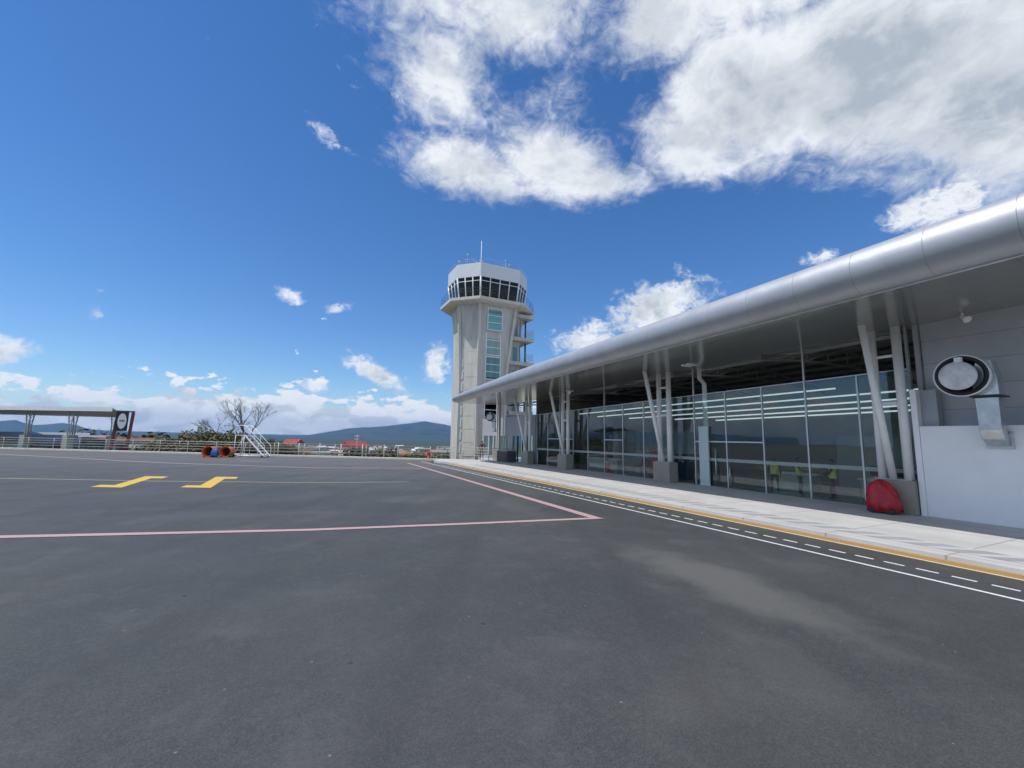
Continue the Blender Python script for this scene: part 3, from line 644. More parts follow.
# red covered wheeled thing by the near plinth
e = empty('covered_extinguisher', (16.25,6.95,.15), 'lumpy red cloth cover over a wheeled unit beside the nearest plinth', 'covered cart')
n = 56; prof = [(.03,.40,.30),(.25,.42,.32),(.5,.40,.30),(.72,.33,.25),(.86,.25,.20),(.95,.16,.14),(.99,.05,.05)]
b = MB(); rs = []
for i, (z, ay, ax) in enumerate(prof):
    rs.append([((ax*(1+.13*math.sin(5*a+z*11)+.09*math.sin(11*a-z*17)))*math.cos(a), (ay*(1+.12*math.sin(4*a+z*8)+.08*math.sin(9*a+z*5)))*math.sin(a)+.05*z, z*(1+.03*math.sin(3*a)) + (.05*abs(math.sin(3.5*a)) if i == 0 else 0)) for a in [2*math.pi*k/n for k in range(n)]])
b.loft(rs, smooth=True); b.build('cover', 'red', e)
for yy in (.22,-.28):
    b = MB(); b.tube([(-.30,yy-.02,.075),(-.24,yy-.02,.075)], .075, 16); b.build('wheel', 'black', e)
b = MB(); b.box(-.22,.22,-.34,.34,.04,.07); b.build('cart_base', 'dark', e)

# ------------------------------------------------------------------ control tower
tow = empty('control_tower', (19.35,46.5,-.3), 'tall beige concrete control tower with a white topped glass cab', 'tower')
TM = Matrix.Translation(-Vector((19.35,46.5,-.3)))
def wb(mb, name, m, parent=None, **k):
    o = mb.build(name, m, parent or tow, **k)
    if parent is None: o.matrix_parent_inverse = TM
    return o
def octo(off=0., z=None, dxr=0.):
    t = math.tan(R(22.5))*off
    p = [(16.9-t,42.8-off),(21.8+t+dxr,42.8-off),(23.9+off+dxr,44.89-t),(23.9+off+dxr,48.2+t),(21.8+t+dxr,50.3+off),(16.9-t,50.3+off),(14.81-off,48.2+t),(14.81-off,44.89-t)]
    return p if z is None else [(x,y,z) for x,y in p]
b = MB(); b.loft([octo(-.9,-2,-.75), octo(-.9,9,-.75), octo(-.85,13.5,-.45), octo(-.7,15.6,-.2), octo(-.45,17.25,0)]); wb(b, 'shaft', 'tower')
b = MB(); b.loft([octo(.35,17.25), octo(.75,17.40), octo(.75,17.72), octo(.65,17.76)]); wb(b, 'gallery_slab', 'panel')
b = MB(); b.loft([octo(-.35,17.75), octo(-.35,18.05)]); wb(b, 'sill', 'white')
b = MB(); b.loft([octo(0,20.28), octo(0,21.9), octo(-.2,21.9), octo(-.2,21.6)]); wb(b, 'roof_band', 'roofcab')
b = MB(); b.loft([octo(-.5,18.06), octo(-.5,18.1)]); wb(b, 'cab_floor', 'dark')
b = MB(); b.loft([octo(-.15,20.2), octo(-.15,20.27)]); wb(b, 'cab_ceiling', 'dark')
b = MB(); b.loft([octo(-2.6,18.1), octo(-2.6,19.1)]); wb(b, 'console', 'darkcloth')
lo, hi = octo(-.38,18.05), octo(-.06,20.28)
segs = [4,2,3,2,4,2,3,2]; segs = [4,3,3,3,4,3,3,3]
for i in range(8):
    a0, a1, h0, h1 = (Vector(v) for v in (lo[i], lo[(i+1) % 8], hi[i], hi[(i+1) % 8])); ns_ = segs[i]
    nrm = Vector(((a1-a0).y, -(a1-a0).x, 0)).normalized()
    for k in range(ns_):
        f0, f1 = k/ns_, (k+1)/ns_
        q = [a0.lerp(a1,f0), a0.lerp(a1,f1), h0.lerp(h1,f1), h0.lerp(h1,f0)]
        b = MB(); b.loft([q, [v - nrm*.02 for v in q]]); wb(b, 'cab_window', 'cabglass')
        b = MB(); r_ = .09 if k == 0 else .055
        b.tube([a0.lerp(a1,f0)+nrm*.01, h0.lerp(h1,f0)+nrm*.01], r_, 6); wb(b, 'cab_mullion', 'white')
    m0 = a0.lerp(h0,.80); m1 = a1.lerp(h1,.80)
    b = MB(); b.tube([m0+nrm*.02, m1+nrm*.02], .04, 6); wb(b, 'cab_transom', 'white')
# gallery railing (slender)
b = MB(); pr = octo(.68)
for z in (18.3, 18.7):
    pts = [(x,y,z) for x,y in pr]
    for i in range(8): b.tube([pts[i], pts[(i+1) % 8]], .02, 5)
for i in range(8):
    p0, p1 = Vector(pr[i]), Vector(pr[(i+1) % 8]); nn = max(2, int((p1-p0).length/1.1))
    for k in range(nn): q = p0.lerp(p1, k/nn); b.tube([(q.x,q.y,17.74),(q.x,q.y,18.7)], .014, 5)
wb(b, 'gallery_railing', 'dark')
b = MB()
for i in range(8):
    p0, p1 = Vector(octo(-.1)[i]), Vector(octo(-.1)[(i+1) % 8])
    for z in (22.2,22.45): b.tube([(p0.x,p0.y,z),(p1.x,p1.y,z)], .015, 4)
    for k in range(3): q = p0.lerp(p1,k/3); b.tube([(q.x,q.y,21.85),(q.x,q.y,22.45)], .015, 4)
wb(b, 'roof_railing', 'rail')
b = MB(); b.tube([(17.6,44.6,21.6),(17.6,44.6,23.2),(17.6,44.6,25.3)], [.08,.05,.03], 8).tube([(17.35,44.6,22.9),(17.85,44.6,22.9)],.03,6).tube([(17.6,44.35,22.6),(17.6,44.85,22.6)],.03,6); wb(b, 'antenna_mast', 'white')
for x, y, h in ((15.9,44.6,1.5),(16.9,44.4,.8),(20.9,44.9,1.9),(21.6,45.2,1.6),(15.3,45.6,.9)):
    b = MB(); b.tube([(x,y,21.6),(x,y,21.9+h)], .03, 6).tube([(x-.22,y,21.75+h),(x+.22,y,21.75+h)], .02, 5); wb(b, 'whip_antenna', 'rail')
# raised corner ribs
def rib(c_lo, c_mid, c_hi, name='rib', w=.15):
    b = MB()
    b.loft([[(x-w,y-w*.8,z),(x+w,y-w*.8,z),(x+w,y+w,z),(x-w,y+w,z)] for x,y,z in (c_lo,c_mid,c_hi)]); wb(b, name, 'panel')
o9 = octo(-.9,9,-.75); o17 = octo(-.45,17.25)
for i in (0,1,7,2):
    a, c = Vector(o9[i]), Vector(o17[i]); rib((a.x,a.y,-1.5), (a.x,a.y,9.0), (c.x,c.y,17.3))
# beige slightly raised panel with joints on the diagonal face
A0, A1 = Vector(o9[7]), Vector(o9[0]); dv = (A1-A0).normalized(); nv = Vector((-dv.y*-1, dv.x*-1, 0)); nv = Vector((dv.y, -dv.x, 0))
L = (A1-A0).length; z = .2
while z < 14.2:
    p0 = A0 + dv*.62; p1 = A0 + dv*(L-.22)
    q = [(*(p0.xy+nv.xy*.01), z), (*(p1.xy+nv.xy*.01), z), (*(p1.xy+nv.xy*.01), z+1.42), (*(p0.xy+nv.xy*.01), z+1.42)]
    b = MB(); b.loft([q, [(x+nv.x*.035,y+nv.y*.035,zz) for x,y,zz in q]]); wb(b, 'facing_panel', 'panel'); z += 1.46
# narrow glazed slot with rungs beside the left rib
for z in [k*1.35+.6 for k in range(11)]:
    p = A0 + dv*.30
    q = [(*(p.xy - dv.xy*.09 + nv.xy*.03), z), (*(p.xy + dv.xy*.09 + nv.xy*.03), z), (*(p.xy + dv.xy*.09 + nv.xy*.03), z+1.0), (*(p.xy - dv.xy*.09 + nv.xy*.03), z+1.0)]
    b = MB(); b.loft([q, [(x+nv.x*.03,y+nv.y*.03,zz) for x,y,zz in q]]); wb(b, 'slot_window', 'frost')
MT['blindm'] = mat('window_blind', (.72,.80,.80), .8)
# window bands on the face towards the camera
for z0 in (14.35, 11.55, 8.75, 3.6):
    yy = 43.7 if z0 < 12 else 43.62
    if z0 > 14: yy = 43.38
    b = MB(); x0, x1 = 18.1, 19.95; z1 = z0+2.6
    for a, c in ((x0,x0+.07),(x1-.07,x1)): b.box(a,c,yy-.10,yy+.1,z0,z1)
    for k in range(4): zz = z0 + (z1-z0-.07)*k/3; b.box(x0+.07,x1-.07,yy-.09,yy+.1,zz,zz+.07)
    f = wb(b, 'window', 'white')
    for k in range(3):
        za = z0+.07+(z1-z0-.07)*k/3; zb = z0+(z1-z0-.07)*(k+1)/3
        m_ = 'winglass'; b = MB(); b.box(x0+.07,x1-.07,yy-.05,yy-.03,za,zb); wb(b, 'pane', m_, f)
        b = MB(); b.box(x0+.07,x1-.07,yy+.0,yy+.09,za,zb)
        bl = wb(b, 'blind', 'blindm' if not (z0 in (8.75,) and k == 0) else 'dark', f)
# balcony block on the right
b = MB(); b.box(20.9,22.9,44.6,48.6,-1,17.2); wb(b, 'stair_block', 'tower')
for z in (4.9,7.9,10.75,13.7,16.5):
    b = MB(); b.box(21.2,24.35,43.75,47.6,z,z+.42); bal = wb(b, 'balcony', 'tower')
    b = MB()
    for zz in (.8,1.1,1.4): b.tube([(22.6,43.8,z+zz),(24.3,43.8,z+zz),(24.3,47.5,z+zz)], .022, 5)
    for q in ((22.6,43.8),(23.4,43.8),(24.3,43.8),(24.3,44.8),(24.3,45.8),(24.3,46.8),(24.3,47.5)): b.tube([(*q,z+.4),(*q,z+1.4)], .022, 5)
    wb(b, 'balcony_railing', 'rail', bal)
    if z < 16:
        b = MB(); b.box(21.95,22.55,44.53,44.59,z+.45,z+2.3); wb(b, 'balcony_door', 'winglass', bal)
        b = MB(); b.box(22.85,22.93,44.57,44.61,z+.42,z+2.5).box(23.6,23.75,44.6,44.75,z+.42,z+2.9); wb(b, 'balcony_post', 'dark', bal)

# ------------------------------------------------------------------ railing along the far kerb
def railing(pts, z0, label, group, sp=2.2, hts=(.35,.62,.88,1.12), bal=None):
    e = empty('railing', (*pts[0], z0), label, 'railing', group); T0 = Matrix.Translation(-e.location)
    for h in hts:
        b = MB(); b.tube([(x,y,z0+h) for x,y in pts], .03 if h == hts[-1] else .02, 6); o = b.build('rail', 'rail', e); o.matrix_parent_inverse = T0
    for (x0,y0),(x1,y1) in zip(pts, pts[1:]):
        L = math.hypot(x1-x0,y1-y0); n = max(1, round(L/sp))
        for k in range(n+1):
            q = (x0+(x1-x0)*k/n, y0+(y1-y0)*k/n)
            b = MB(); b.tube([(*q,z0-.02),(*q,z0+hts[-1])], .035, 8); o = b.build('post', 'rail', e); o.matrix_parent_inverse = T0
        if bal:
            b = MB(); n = int(L/bal)
            for k in range(n): q = (x0+(x1-x0)*k/n, y0+(y1-y0)*k/n); b.tube([(*q,z0+.1),(*q,z0+hts[-1])], .011, 5)
            o = b.build('balusters', 'rail', e); o.matrix_parent_inverse = T0
    return e
railing([kp(4.5,.6), kp(60,.6)], .14, 'long white metal railing running along the pale kerb behind the apron', 'railings', 3.2)
railing([kp(3.9,.75), (15.2,38.3), (17.0,33.6)], .15, 'short white railing with upright bars between apron corner and terminal column', 'railings', 1.5, bal=.16)
railing([(17.3,32.3),(17.3,30.2)], .15, 'stub of railing beside the fourth column plinth of the terminal', 'railings', 1.0, hts=(.3,.55,.8,1.05))

MT['steelblue'] = mat('dark_blue_grey', (.06,.075,.10), .5)
# low grey cabinet by the fourth column
e = empty('service_counter', (16.5,34.3,.15), 'low dark grey counter box standing behind the railing by the fourth column', 'counter')
b = MB(); b.box(-.45,.45,-1.0,1.0,0,.95); b.build('body', 'steelblue', e, bevel=.02)
b = MB(); b.box(-.5,.5,-1.05,1.05,.951,1.0); b.build('top', 'greywall', e)
b = MB(); b.box(-.47,-.452,-.9,.9,.12,.85); b.build('front_panel', 'dark', e)

# ------------------------------------------------------------------ hall furniture seen through the glass
def kiosk(x, y, label, m, w=.6, d=.5, h=1.9, cat='stand', name='display_stand'):
    e = empty(name, (x,y,.165), label, cat)
    b = MB(); b.box(-d/2,d/2,-w/2,w/2,.05,h); b.build('panel', m, e, bevel=.02)
    b = MB(); b.box(-d/2-.05,d/2+.05,-w/2-.05,w/2+.05,0,.05); b.build('foot', 'dark', e)
    return e
kiosk(18.4,18.55,'tall red display panel inside the hall left of the second plinth','redpaint',.65,.12,1.55)
e = kiosk(19.4,16.6,'dark navy baggage scanner behind the glass beside the second column','navy',2.0,.9,1.35,'scanner','baggage_scanner')
b = MB(); b.box(-.47,-.455,-.5,-.42,.9,1.02).box(-.47,-.455,.42,.5,.9,1.02); b.build('lamp_plate', 'white', e)
def cone(x, y, label):
    e = empty('traffic_cone', (x,y,.165), label, 'cone')
    b = MB(); b.tube([(0,0,.04),(0,0,.75)], [.17,.03], 16); b.build('cone', 'orange', e)
    b = MB(); b.box(-.22,.22,-.22,.22,0,.04); b.build('base', 'orange', e)
    b = MB(); b.tube([(0,0,.40),(0,0,.52)], [.11,.085], 16, cap=False); b.build('band', 'white', e)
    e.scale = (1.4,1.4,1.4)
cone(17.95,22.3,'orange red traffic cone standing just inside the glass between terminal columns')
def desk(x, y, w, label, m='inwall', mon=0):
    e = empty('desk', (x,y,.165), label, 'desk')
    b = MB(); b.box(-.35,.35,-w/2,w/2,.72,.78); b.build('top', 'white', e)
    b = MB(); b.box(-.3,-.26,-w/2+.05,w/2-.05,.02,.72); b.build('front', m, e)
    for s in (-1,1):
        b = MB(); b.box(-.3,.3,s*(w/2-.06)-.02,s*(w/2-.06)+.02,0,.72); b.build('leg', 'mull', e)
    return e
desk(19.3,24.2,3.4,'long white topped desk inside the hall behind the orange cone')
desk(19.6,11.5,1.8,'pale desk inside the hall near the frosted side panel')
desk(19.6,7.7,2.6,'white counter inside the hall nearest the grey wall')
for k, (x, y, lb) in enumerate(((19.5,8.4,'first'),(19.5,7.6,'second'))):
    e = empty('monitor', (x,y,.945), ('dark computer monitor at the far end of the nearest counter' if k == 0 else 'dark computer monitor at the near end of the nearest counter'), 'monitor', 'monitors on the nearest counter')
    b = MB(); b.box(-.02,.02,-.28,.28,.12,.48); b.build('screen', 'black', e, bevel=.008)
    b = MB(); b.box(-.015,.015,-.03,.03,.0,.12).box(-.09,.09,-.12,.12,0,.015); b.build('stand', 'dark', e)
def seat_proto():
    e = empty('waiting_seat', (0,0,0), 'x', 'seat', 'rows of dark waiting seats inside the hall')
    b = MB(); b.box(-.25,.22,-.24,.24,.40,.46); b.build('seat', 'darkcloth', e, bevel=.02)
    b = MB(); b.box(.20,.26,-.24,.24,.50,.92,Matrix.Rotation(R(8),4,'Y')); b.build('backrest', 'darkcloth', e, bevel=.02)
    for s in (-1,1):
        b = MB(); b.tube([(-.2,s*.2,0),(-.2,s*.2,.40)], .018, 6).tube([(.2,s*.2,0),(.2,s*.2,.40)], .018, 6); b.build('leg', 'mull', e)
    return e
sp_ = seat_proto(); first = True
for rx, nm in ((20.6,'front'),(22.0,'back')):
    for k in range(8):
        o = sp_ if first else copy_tree(sp_); first = False
        o.location = (rx, 18.0+k*.58, .165)
        o['label'] = f'{ORD[7-k]} dark waiting seat from the left in the {nm} row of the hall'
        o['group'] = f'dark waiting seats in the {nm} row'

# ------------------------------------------------------------------ people
def person(loc, rz, label, pose='stand', top='darkcloth', trousers='jeans', vest=None, h=1.7):
    s = h/1.75
    J = {}; E = []
    def v(n, p, r, par=None):
        J[n] = (Vector(p)*s, r*s); 
        if par: E.append((par, n))
    v('pelvis',(0,0,.96),.145)
    v('waist',(0,0,1.10),.125,'pelvis'); v('chest',(0,.005,1.30),.15,'waist'); v('neck0',(0,0,1.45),.085,'chest'); v('neck',(0,.01,1.53),.052,'neck0')
    v('jaw',(0,.03,1.59),.068,'neck'); v('head',(0,.02,1.67),.092,'jaw'); v('crown',(0,.01,1.735),.06,'head')
    for sx, n in ((-1,'L'),(1,'R')):
        v('sh'+n,(sx*.185,0,1.42),.062,'neck0')
        if pose == 'lean': el, wr, hd = (sx*.24,.16,1.16), (sx*.18,.38,1.05), (sx*.16,.46,1.04)
        elif pose == 'bent' and sx > 0: el, wr, hd = (.28,.05,1.15), (.20,.25,1.18), (.16,.33,1.22)
        else: el, wr, hd = (sx*.25,-.02,1.14), (sx*.27,.07,.90), (sx*.27,.09,.82)
        v('el'+n,el,.045,'sh'+n); v('wr'+n,wr,.03,'el'+n); v('pm'+n,hd,.036,'wr'+n)
        d = (Vector(hd)-Vector(wr)).normalized(); side = Vector((0,1,0)) if abs(d.z) > .6 else Vector((1,0,0))
        for q in range(4):
            b0 = Vector(hd)+d*.02+side*(q-1.5)*.02; L_ = (.075,.088,.083,.065)[q]
            v(f'f{q}a'+n, b0+d*.03, .010, 'pm'+n); v(f'f{q}b'+n, b0+d*L_*.9+Vector((-sx*.012,0,-.006)), .008, f'f{q}a'+n)
        t0 = Vector(hd)-side*.04*(-1); v('t1'+n, Vector(hd)+side*.045+d*.0, .010, 'pm'+n); v('t2'+n, Vector(hd)+side*.058+d*.045, .008, 't1'+n)
        fx = .02 if pose != 'stand2' else .06
        v('hip'+n,(sx*.10,0,.90),.095,'pelvis'); v('kn'+n,(sx*.12,.03+(.06 if sx > 0 else 0),.50),.06,'hip'+n); v('an'+n,(sx*.13,-.02+(.05 if sx > 0 else 0),.09),.04,'kn'+n)
        v('to'+n,(sx*.145,.13+(.05 if sx > 0 else 0),.035),.035,'an'+n)
    names = list(J); me = bpy.data.meshes.new('person'); me.from_pydata([J[n][0] for n in names], [(names.index(a), names.index(b)) for a, b in E], [])
    o = bpy.data.objects.new('person_rig', me); COL.objects.link(o)
    sk = o.modifiers.new('skin','SKIN'); sk.use_smooth_shade = True
    for i, n in enumerate(names): me.skin_vertices[0].data[i].radius = (J[n][1], J[n][1]*(.72 if n in ('chest','waist','pelvis','neck0') else 1)); me.skin_vertices[0].data[i].use_root = (n == 'pelvis')
    sb = o.modifiers.new('sub','SUBSURF'); sb.levels = 1; sb.render_levels = 1
    dg = bpy.context.evaluated_depsgraph_get(); m2 = bpy.data.meshes.new_from_object(o.evaluated_get(dg)); bpy.data.objects.remove(o)
    for q in (top, trousers, 'skin', 'black'): m2.materials.append(MT[q])
    for p in m2.polygons:
        c = p.center/s; p.use_smooth = True
        arm_hand = (abs(c.x) > .2 and c.z < .93) or (pose in ('lean',) and c.y > .33)
        if pose == 'bent' and c.y > .22 and c.z > 1: arm_hand = True
        p.material_index = 2 if (c.z > 1.50 or arm_hand) else (3 if c.z < .08 else (1 if c.z < 1.0 else 0))
    e = bpy.data.objects.new('person', m2); COL.objects.link(e); e.location = loc; e.rotation_euler = (0,0,rz); tag(e, label, 'person')
    # hair cap, nose, ears, eyes
    b = MB(); hc = Vector((0,.008,1.672))*s; n = 14; rs = []
    for i in range(7):
        ph = R(90 - i*17); rs.append([hc + Vector((math.cos(ph)*.098*math.cos(a), math.cos(ph)*.108*math.sin(a) - .012, math.sin(ph)*.100 + (.035 if math.sin(a) > .25 and i > 3 else 0)))*s for a in [2*math.pi*k/n for k in range(n)]])
    b.loft(rs, smooth=True); b.build('hair', 'hair', e)
    b = MB(); b.tube([Vector((0,.105,1.665))*s, Vector((0,.132,1.635))*s, Vector((0,.105,1.628))*s], [.009,.014,.008], 6)
    for sx in (-1,1): b.tube([Vector((sx*.088,.005,1.675))*s, Vector((sx*.102,0,1.65))*s, Vector((sx*.088,.01,1.625))*s], .011, 6)
    b.build('face_features', 'skin', e)
    b = MB()
    for sx in (-1,1): b.tube([Vector((sx*.033,.097,1.67))*s, Vector((sx*.033,.106,1.67))*s], .009, 6)
    b.tube([Vector((-.022,.106,1.602))*s, Vector((.022,.106,1.602))*s], .005, 5)
    b.build('eyes_and_mouth', 'black', e)
    if vest:
        b = MB(); b.loft([[Vector((rx*math.cos(a), ry*math.sin(a)+.004, z + (0.0 if z < 1.4 else .02*abs(math.cos(a)))))*s for a in [2*math.pi*k/20 for k in range(20)]] for z, rx, ry in ((.92,.185,.15),(1.05,.175,.142),(1.2,.18,.145),(1.32,.195,.15),(1.42,.20,.12),(1.475,.13,.10))], cap=False, smooth=True)
        b.build('vest', vest, e)
        b = MB()
        for z, rx, ry in ((1.02,.181,.148),(1.16,.184,.149)): b.loft([[Vector((rx*math.cos(a), ry*math.sin(a)+.004, z+dz))*s for a in [2*math.pi*k/20 for k in range(20)]] for dz in (-.02,.02)], cap=False, smooth=True)
        b.build('reflective_band', 'white', e)
    return e
person((18.0,11.4,.165), R(120), 'person in yellow vest behind the glass, leftmost of the three', 'stand', 'darkcloth', 'darkcloth', 'yellow', 1.45)
person((18.15,10.5,.165), R(-150), 'person in yellow vest behind the glass, middle of the three', 'bent', 'navy', 'darkcloth', 'yellow', 1.5)
person((18.0,9.2,.165), R(35), 'person in yellow vest reaching out behind the glass, rightmost of the three', 'lean', 'darkcloth', 'darkcloth', 'yellow', 1.48)
person((15.6,37.9,.15), R(150), 'person in dark maroon clothes standing behind the railing near the tower', 'stand', 'redcloth', 'darkcloth', None, 1.76)

# ------------------------------------------------------------------ apron equipment
# white mobile stairs
st = empty('boarding_stairs', (-3.55,46.8,0), 'white wheeled metal stairs with handrails standing at the apron edge', 'mobile stairs', rz=R(-34))
n = 9; Hs = 2.0; Ls = 2.1
for s in (-.42,.42):
    b = MB(); b.box(-.05,.05,-.02,.02,0,1,); b.bm.free()
    b = MB(); b.loft([[(x,s-.03,z),(x+.16,s-.03,z),(x+.16,s+.03,z),(x,s+.03,z)] for x, z in ((-Ls/2+.0,Hs),(Ls/2,.12))]); b.build('stringer', 'white', st)
    b = MB(); b.tube([(-Ls/2-.9,s,Hs+.9),(-Ls/2,s,Hs+.95),(Ls/2+.05,s,1.1),(Ls/2+.12,s,.65),(Ls/2+.1,s,.15)], .028, 8)
    b.tube([(-Ls/2,s,Hs),(-Ls/2,s,Hs+.95)], .025, 8).tube([(0,s,Hs/2),(0,s,Hs/2+.95)], .02, 6); b.build('handrail', 'white', st)
    for x in (-Ls/2-.9,-Ls/2): 
        b = MB(); b.tube([(x,s,.12),(x,s,Hs)], .03, 8); b.build('support_post', 'white', st)
    b = MB(); b.tube([(-Ls/2-.9,s,.14),(Ls/2+.1,s,.14)], .035, 8).tube([(-Ls/2-.9,s,.15),(-Ls/2,s,1.9)], .02, 6); b.build('base_rail', 'white', st)
    for x in (-Ls/2-.9,Ls/2-.1): 
        b = MB(); b.tube([(x,s-.04,.1),(x,s+.04,.1)], .1, 14); b.build('wheel', 'black', st)
for k in range(n):
    f = (k+.5)/n; x = Ls/2 - f*Ls; z = f*Hs; b = MB(); b.box(x-.02,x+.22,-.39,.39,z,z+.035); b.build('tread', 'white', st)
b = MB(); b.box(-Ls/2-.95,-Ls/2+.02,-.44,.44,Hs,Hs+.05); b.build('platform_top', 'white', st)
# orange air ducts with blue unit between
def odct(x, y, label):
    e = empty('orange_duct', (x,y,0), label, 'duct', 'orange ducts by the stairs', rz=R(-16))
    n = 28; ring = lambda yy, r: [(r*math.cos(2*math.pi*k/n), yy, .5+r*math.sin(2*math.pi*k/n)) for k in range(n)]
    b = MB(); b.loft([ring(.0,.50), ring(.15,.42), ring(1.1,.40), ring(1.1,.37), ring(.16,.38), ring(.0,.44)], cap=False, smooth=True); b.bm.faces.ensure_lookup_table()
    b.build('shell', 'orange', e)
    b = MB(); b.loft([ring(.02,.435), ring(-.02,.47), ring(.02,.50)], cap=False, smooth=True); b.build('lip', 'orange', e)
    b = MB(); b.loft([ring(.9,.37), ring(.91,.01)], cap=False); b.build('grille', 'black', e)
    b = MB(); b.box(-.4,-.3,.1,1.0,0,.12).box(.3,.4,.1,1.0,0,.12); b.build('skid', 'dark', e)
odct(-7.35,46.9,'round orange duct with flared mouth, left of the blue pump unit')
odct(-6.0,46.6,'round orange duct with flared mouth between blue pump unit and white stairs')
e = empty('pump_unit', (-6.72,46.9,0), 'blue pump unit sitting between two orange ducts', 'pump', rz=R(-16))
b = MB(); b.loft([[(-.35,-.4,.15),(.35,-.4,.15),(.35,.4,.15),(-.35,.4,.15)],[(-.35,-.4,.5),(.35,-.4,.5),(.35,.4,.5),(-.35,.4,.5)],[(-.22,-.3,.78),(.22,-.3,.78),(.22,.3,.78),(-.22,.3,.78)]]); b.build('housing', 'blue', e, bevel=.04); e.scale = (.75,.9,.95)
for s in (-1,1):
    b = MB(); b.tube([(s*.3-.04,-.3,.13),(s*.3+.04,-.3,.13)], .13, 14); b.build('wheel', 'black', e)
b = MB(); b.tube([(-.2,0,.75),(-.2,0,.95),(.2,0,.95),(.2,0,.75)], .02, 6); b.build('handle', 'rail', e)
# red hydrant by the railing
e = empty('fire_hydrant', (*kp(4.6,.35),.14), 'small red fire hydrant on the pale kerb left of the tower', 'hydrant')
b = MB(); b.tube([(0,0,0),(0,0,.08),(0,0,.081),(0,0,.5),(0,0,.55),(0,0,.62),(0,0,.68)], [.15,.15,.10,.10,.13,.09,.03], 14); b.build('barrel', 'redpaint', e)
for s in (-1,1):
    b = MB(); b.tube([(s*.09,0,.42),(s*.17,0,.42)], .055, 10); b.build('nozzle', 'redpaint', e)

# ------------------------------------------------------------------ shelter, sign and sheds on the left
sh = empty('open_shelter', (-27,73,-.3), 'open sided shelter with flat white edged roof on lattice columns', 'shelter')
Ts = Matrix.Translation(-Vector((-27,73,-.3)))
def kq(t, off): p = K0 + KD*t + KN*off; return p
def sb_(mb, name, m, parent=None):
    o = mb.build(name, m, parent or sh)
    if parent is None: o.matrix_parent_inverse = Ts
    return o
t0, t1 = 45.5, 78.0
def zr(t): return 4.78 + (t-45)*-.0
f0, f1 = kq(t0,5), kq(t1,5); g0, g1 = kq(50.2,11), kq(t1,13)
b = MB(); P = [f0,f1,g1,g0]; Z = [4.78,4.85,4.3,4.0]
b.loft([[(p.x,p.y,z) for p,z in zip(P,Z)], [(p.x,p.y,z+.08) for p,z in zip(P,Z)]]); sb_(b, 'roof', 'greywall')
b = MB(); b.loft([[(p.x,p.y,z) for p,z in zip(P,[z+.085 for z in Z])], [(p.x,p.y,z+.13) for p,z in zip(P,Z)]]); sb_(b, 'roof_sheet', 'roofwhite')
b = MB(); q0, q1 = kq(t0-.0,4.93), kq(t1,4.93); r0, r1 = kq(t0,4.99), kq(t1,4.99)
b.loft([[(q0.x,q0.y,4.50),(r0.x,r0.y,4.50),(r0.x,r0.y,4.95),(q0.x,q0.y,4.95)],[(q1.x,q1.y,4.56),(r1.x,r1.y,4.56),(r1.x,r1.y,5.02),(q1.x,q1.y,5.02)]]); sb_(b, 'fascia', 'roofwhite')
for t, off in ((50.6,9.5),(52.2,5.8),(58.4,5.8),(65.5,5.8),(72,5.8),(58.4,11),(65.5,11)):
    c = kq(t, off)
    b = MB(); 
    for s in (-1,1):
        a_ = c + KD*s*.18; d_ = c + KD*s*.45
        b.tube([(a_.x,a_.y,-.5),(a_.x,a_.y,3.0),(d_.x,d_.y,4.7)], .07, 6)
    for k in range(7):
        z = .6+k*.5; a_ = c + KD*.18; d_ = c - KD*.18; b.tube([(a_.x,a_.y,z),(d_.x,d_.y,z+.45)], .03, 4)
    cc = sb_(b, 'lattice_column', 'steelpost')
    b = MB(); b.box(-.36,.36,-.36,.36,-.6,1.5,Matrix.Translation((c.x,c.y,0)) @ Matrix.Rotation(R(-33),4,'Z')); sb_(b, 'column_base', 'concrete', cc)
# clock sign totem
sg = empty('sign_totem', (*kp(39.6,1.4),.1), 'tall maroon two post sign with a white oval on a black panel', 'sign', rz=R(10))
for s in (-.62,.62):
    b = MB(); b.loft([[(s-.14-(.08),-.1,0),(s+.14-.08,-.1,0),(s+.14-.08,.1,0),(s-.14-.08,.1,0)],[(s-.14+.12,-.1,4.15),(s+.14+.12,-.1,4.15),(s+.14+.12,.1,4.15),(s-.14+.12,.1,4.15)]]); b.build('post', 'brownpost', sg)
b = MB(); b.box(-.62,.40,-.16,-.105,2.1,4.18); b.build('panel', 'black', sg)
n = 32
b = MB(); ring = lambda yy, k_: [(-.10+.36*k_*math.cos(2*math.pi*k/n), yy, 3.17+.84*k_*math.sin(2*math.pi*k/n)) for k in range(n)]
b.loft([ring(-.165,1), ring(-.19,1), ring(-.195,.96)]); ov = b.build('oval_face', 'white', sg)
b = MB(); b.box(-.30,-.22,-.203,-.197,3.1,3.3).box(-.18,-.12,-.203,-.197,3.1,3.3).box(-.08,.0,-.203,-.197,3.1,3.3).box(.03,.1,-.203,-.197,3.1,3.3); b.build('lettering', 'dark', ov)
b = MB(); b.box(-.62,.85,-.09,.09,4.16,4.3); b.build('cap_beam', 'brownpost', sg)

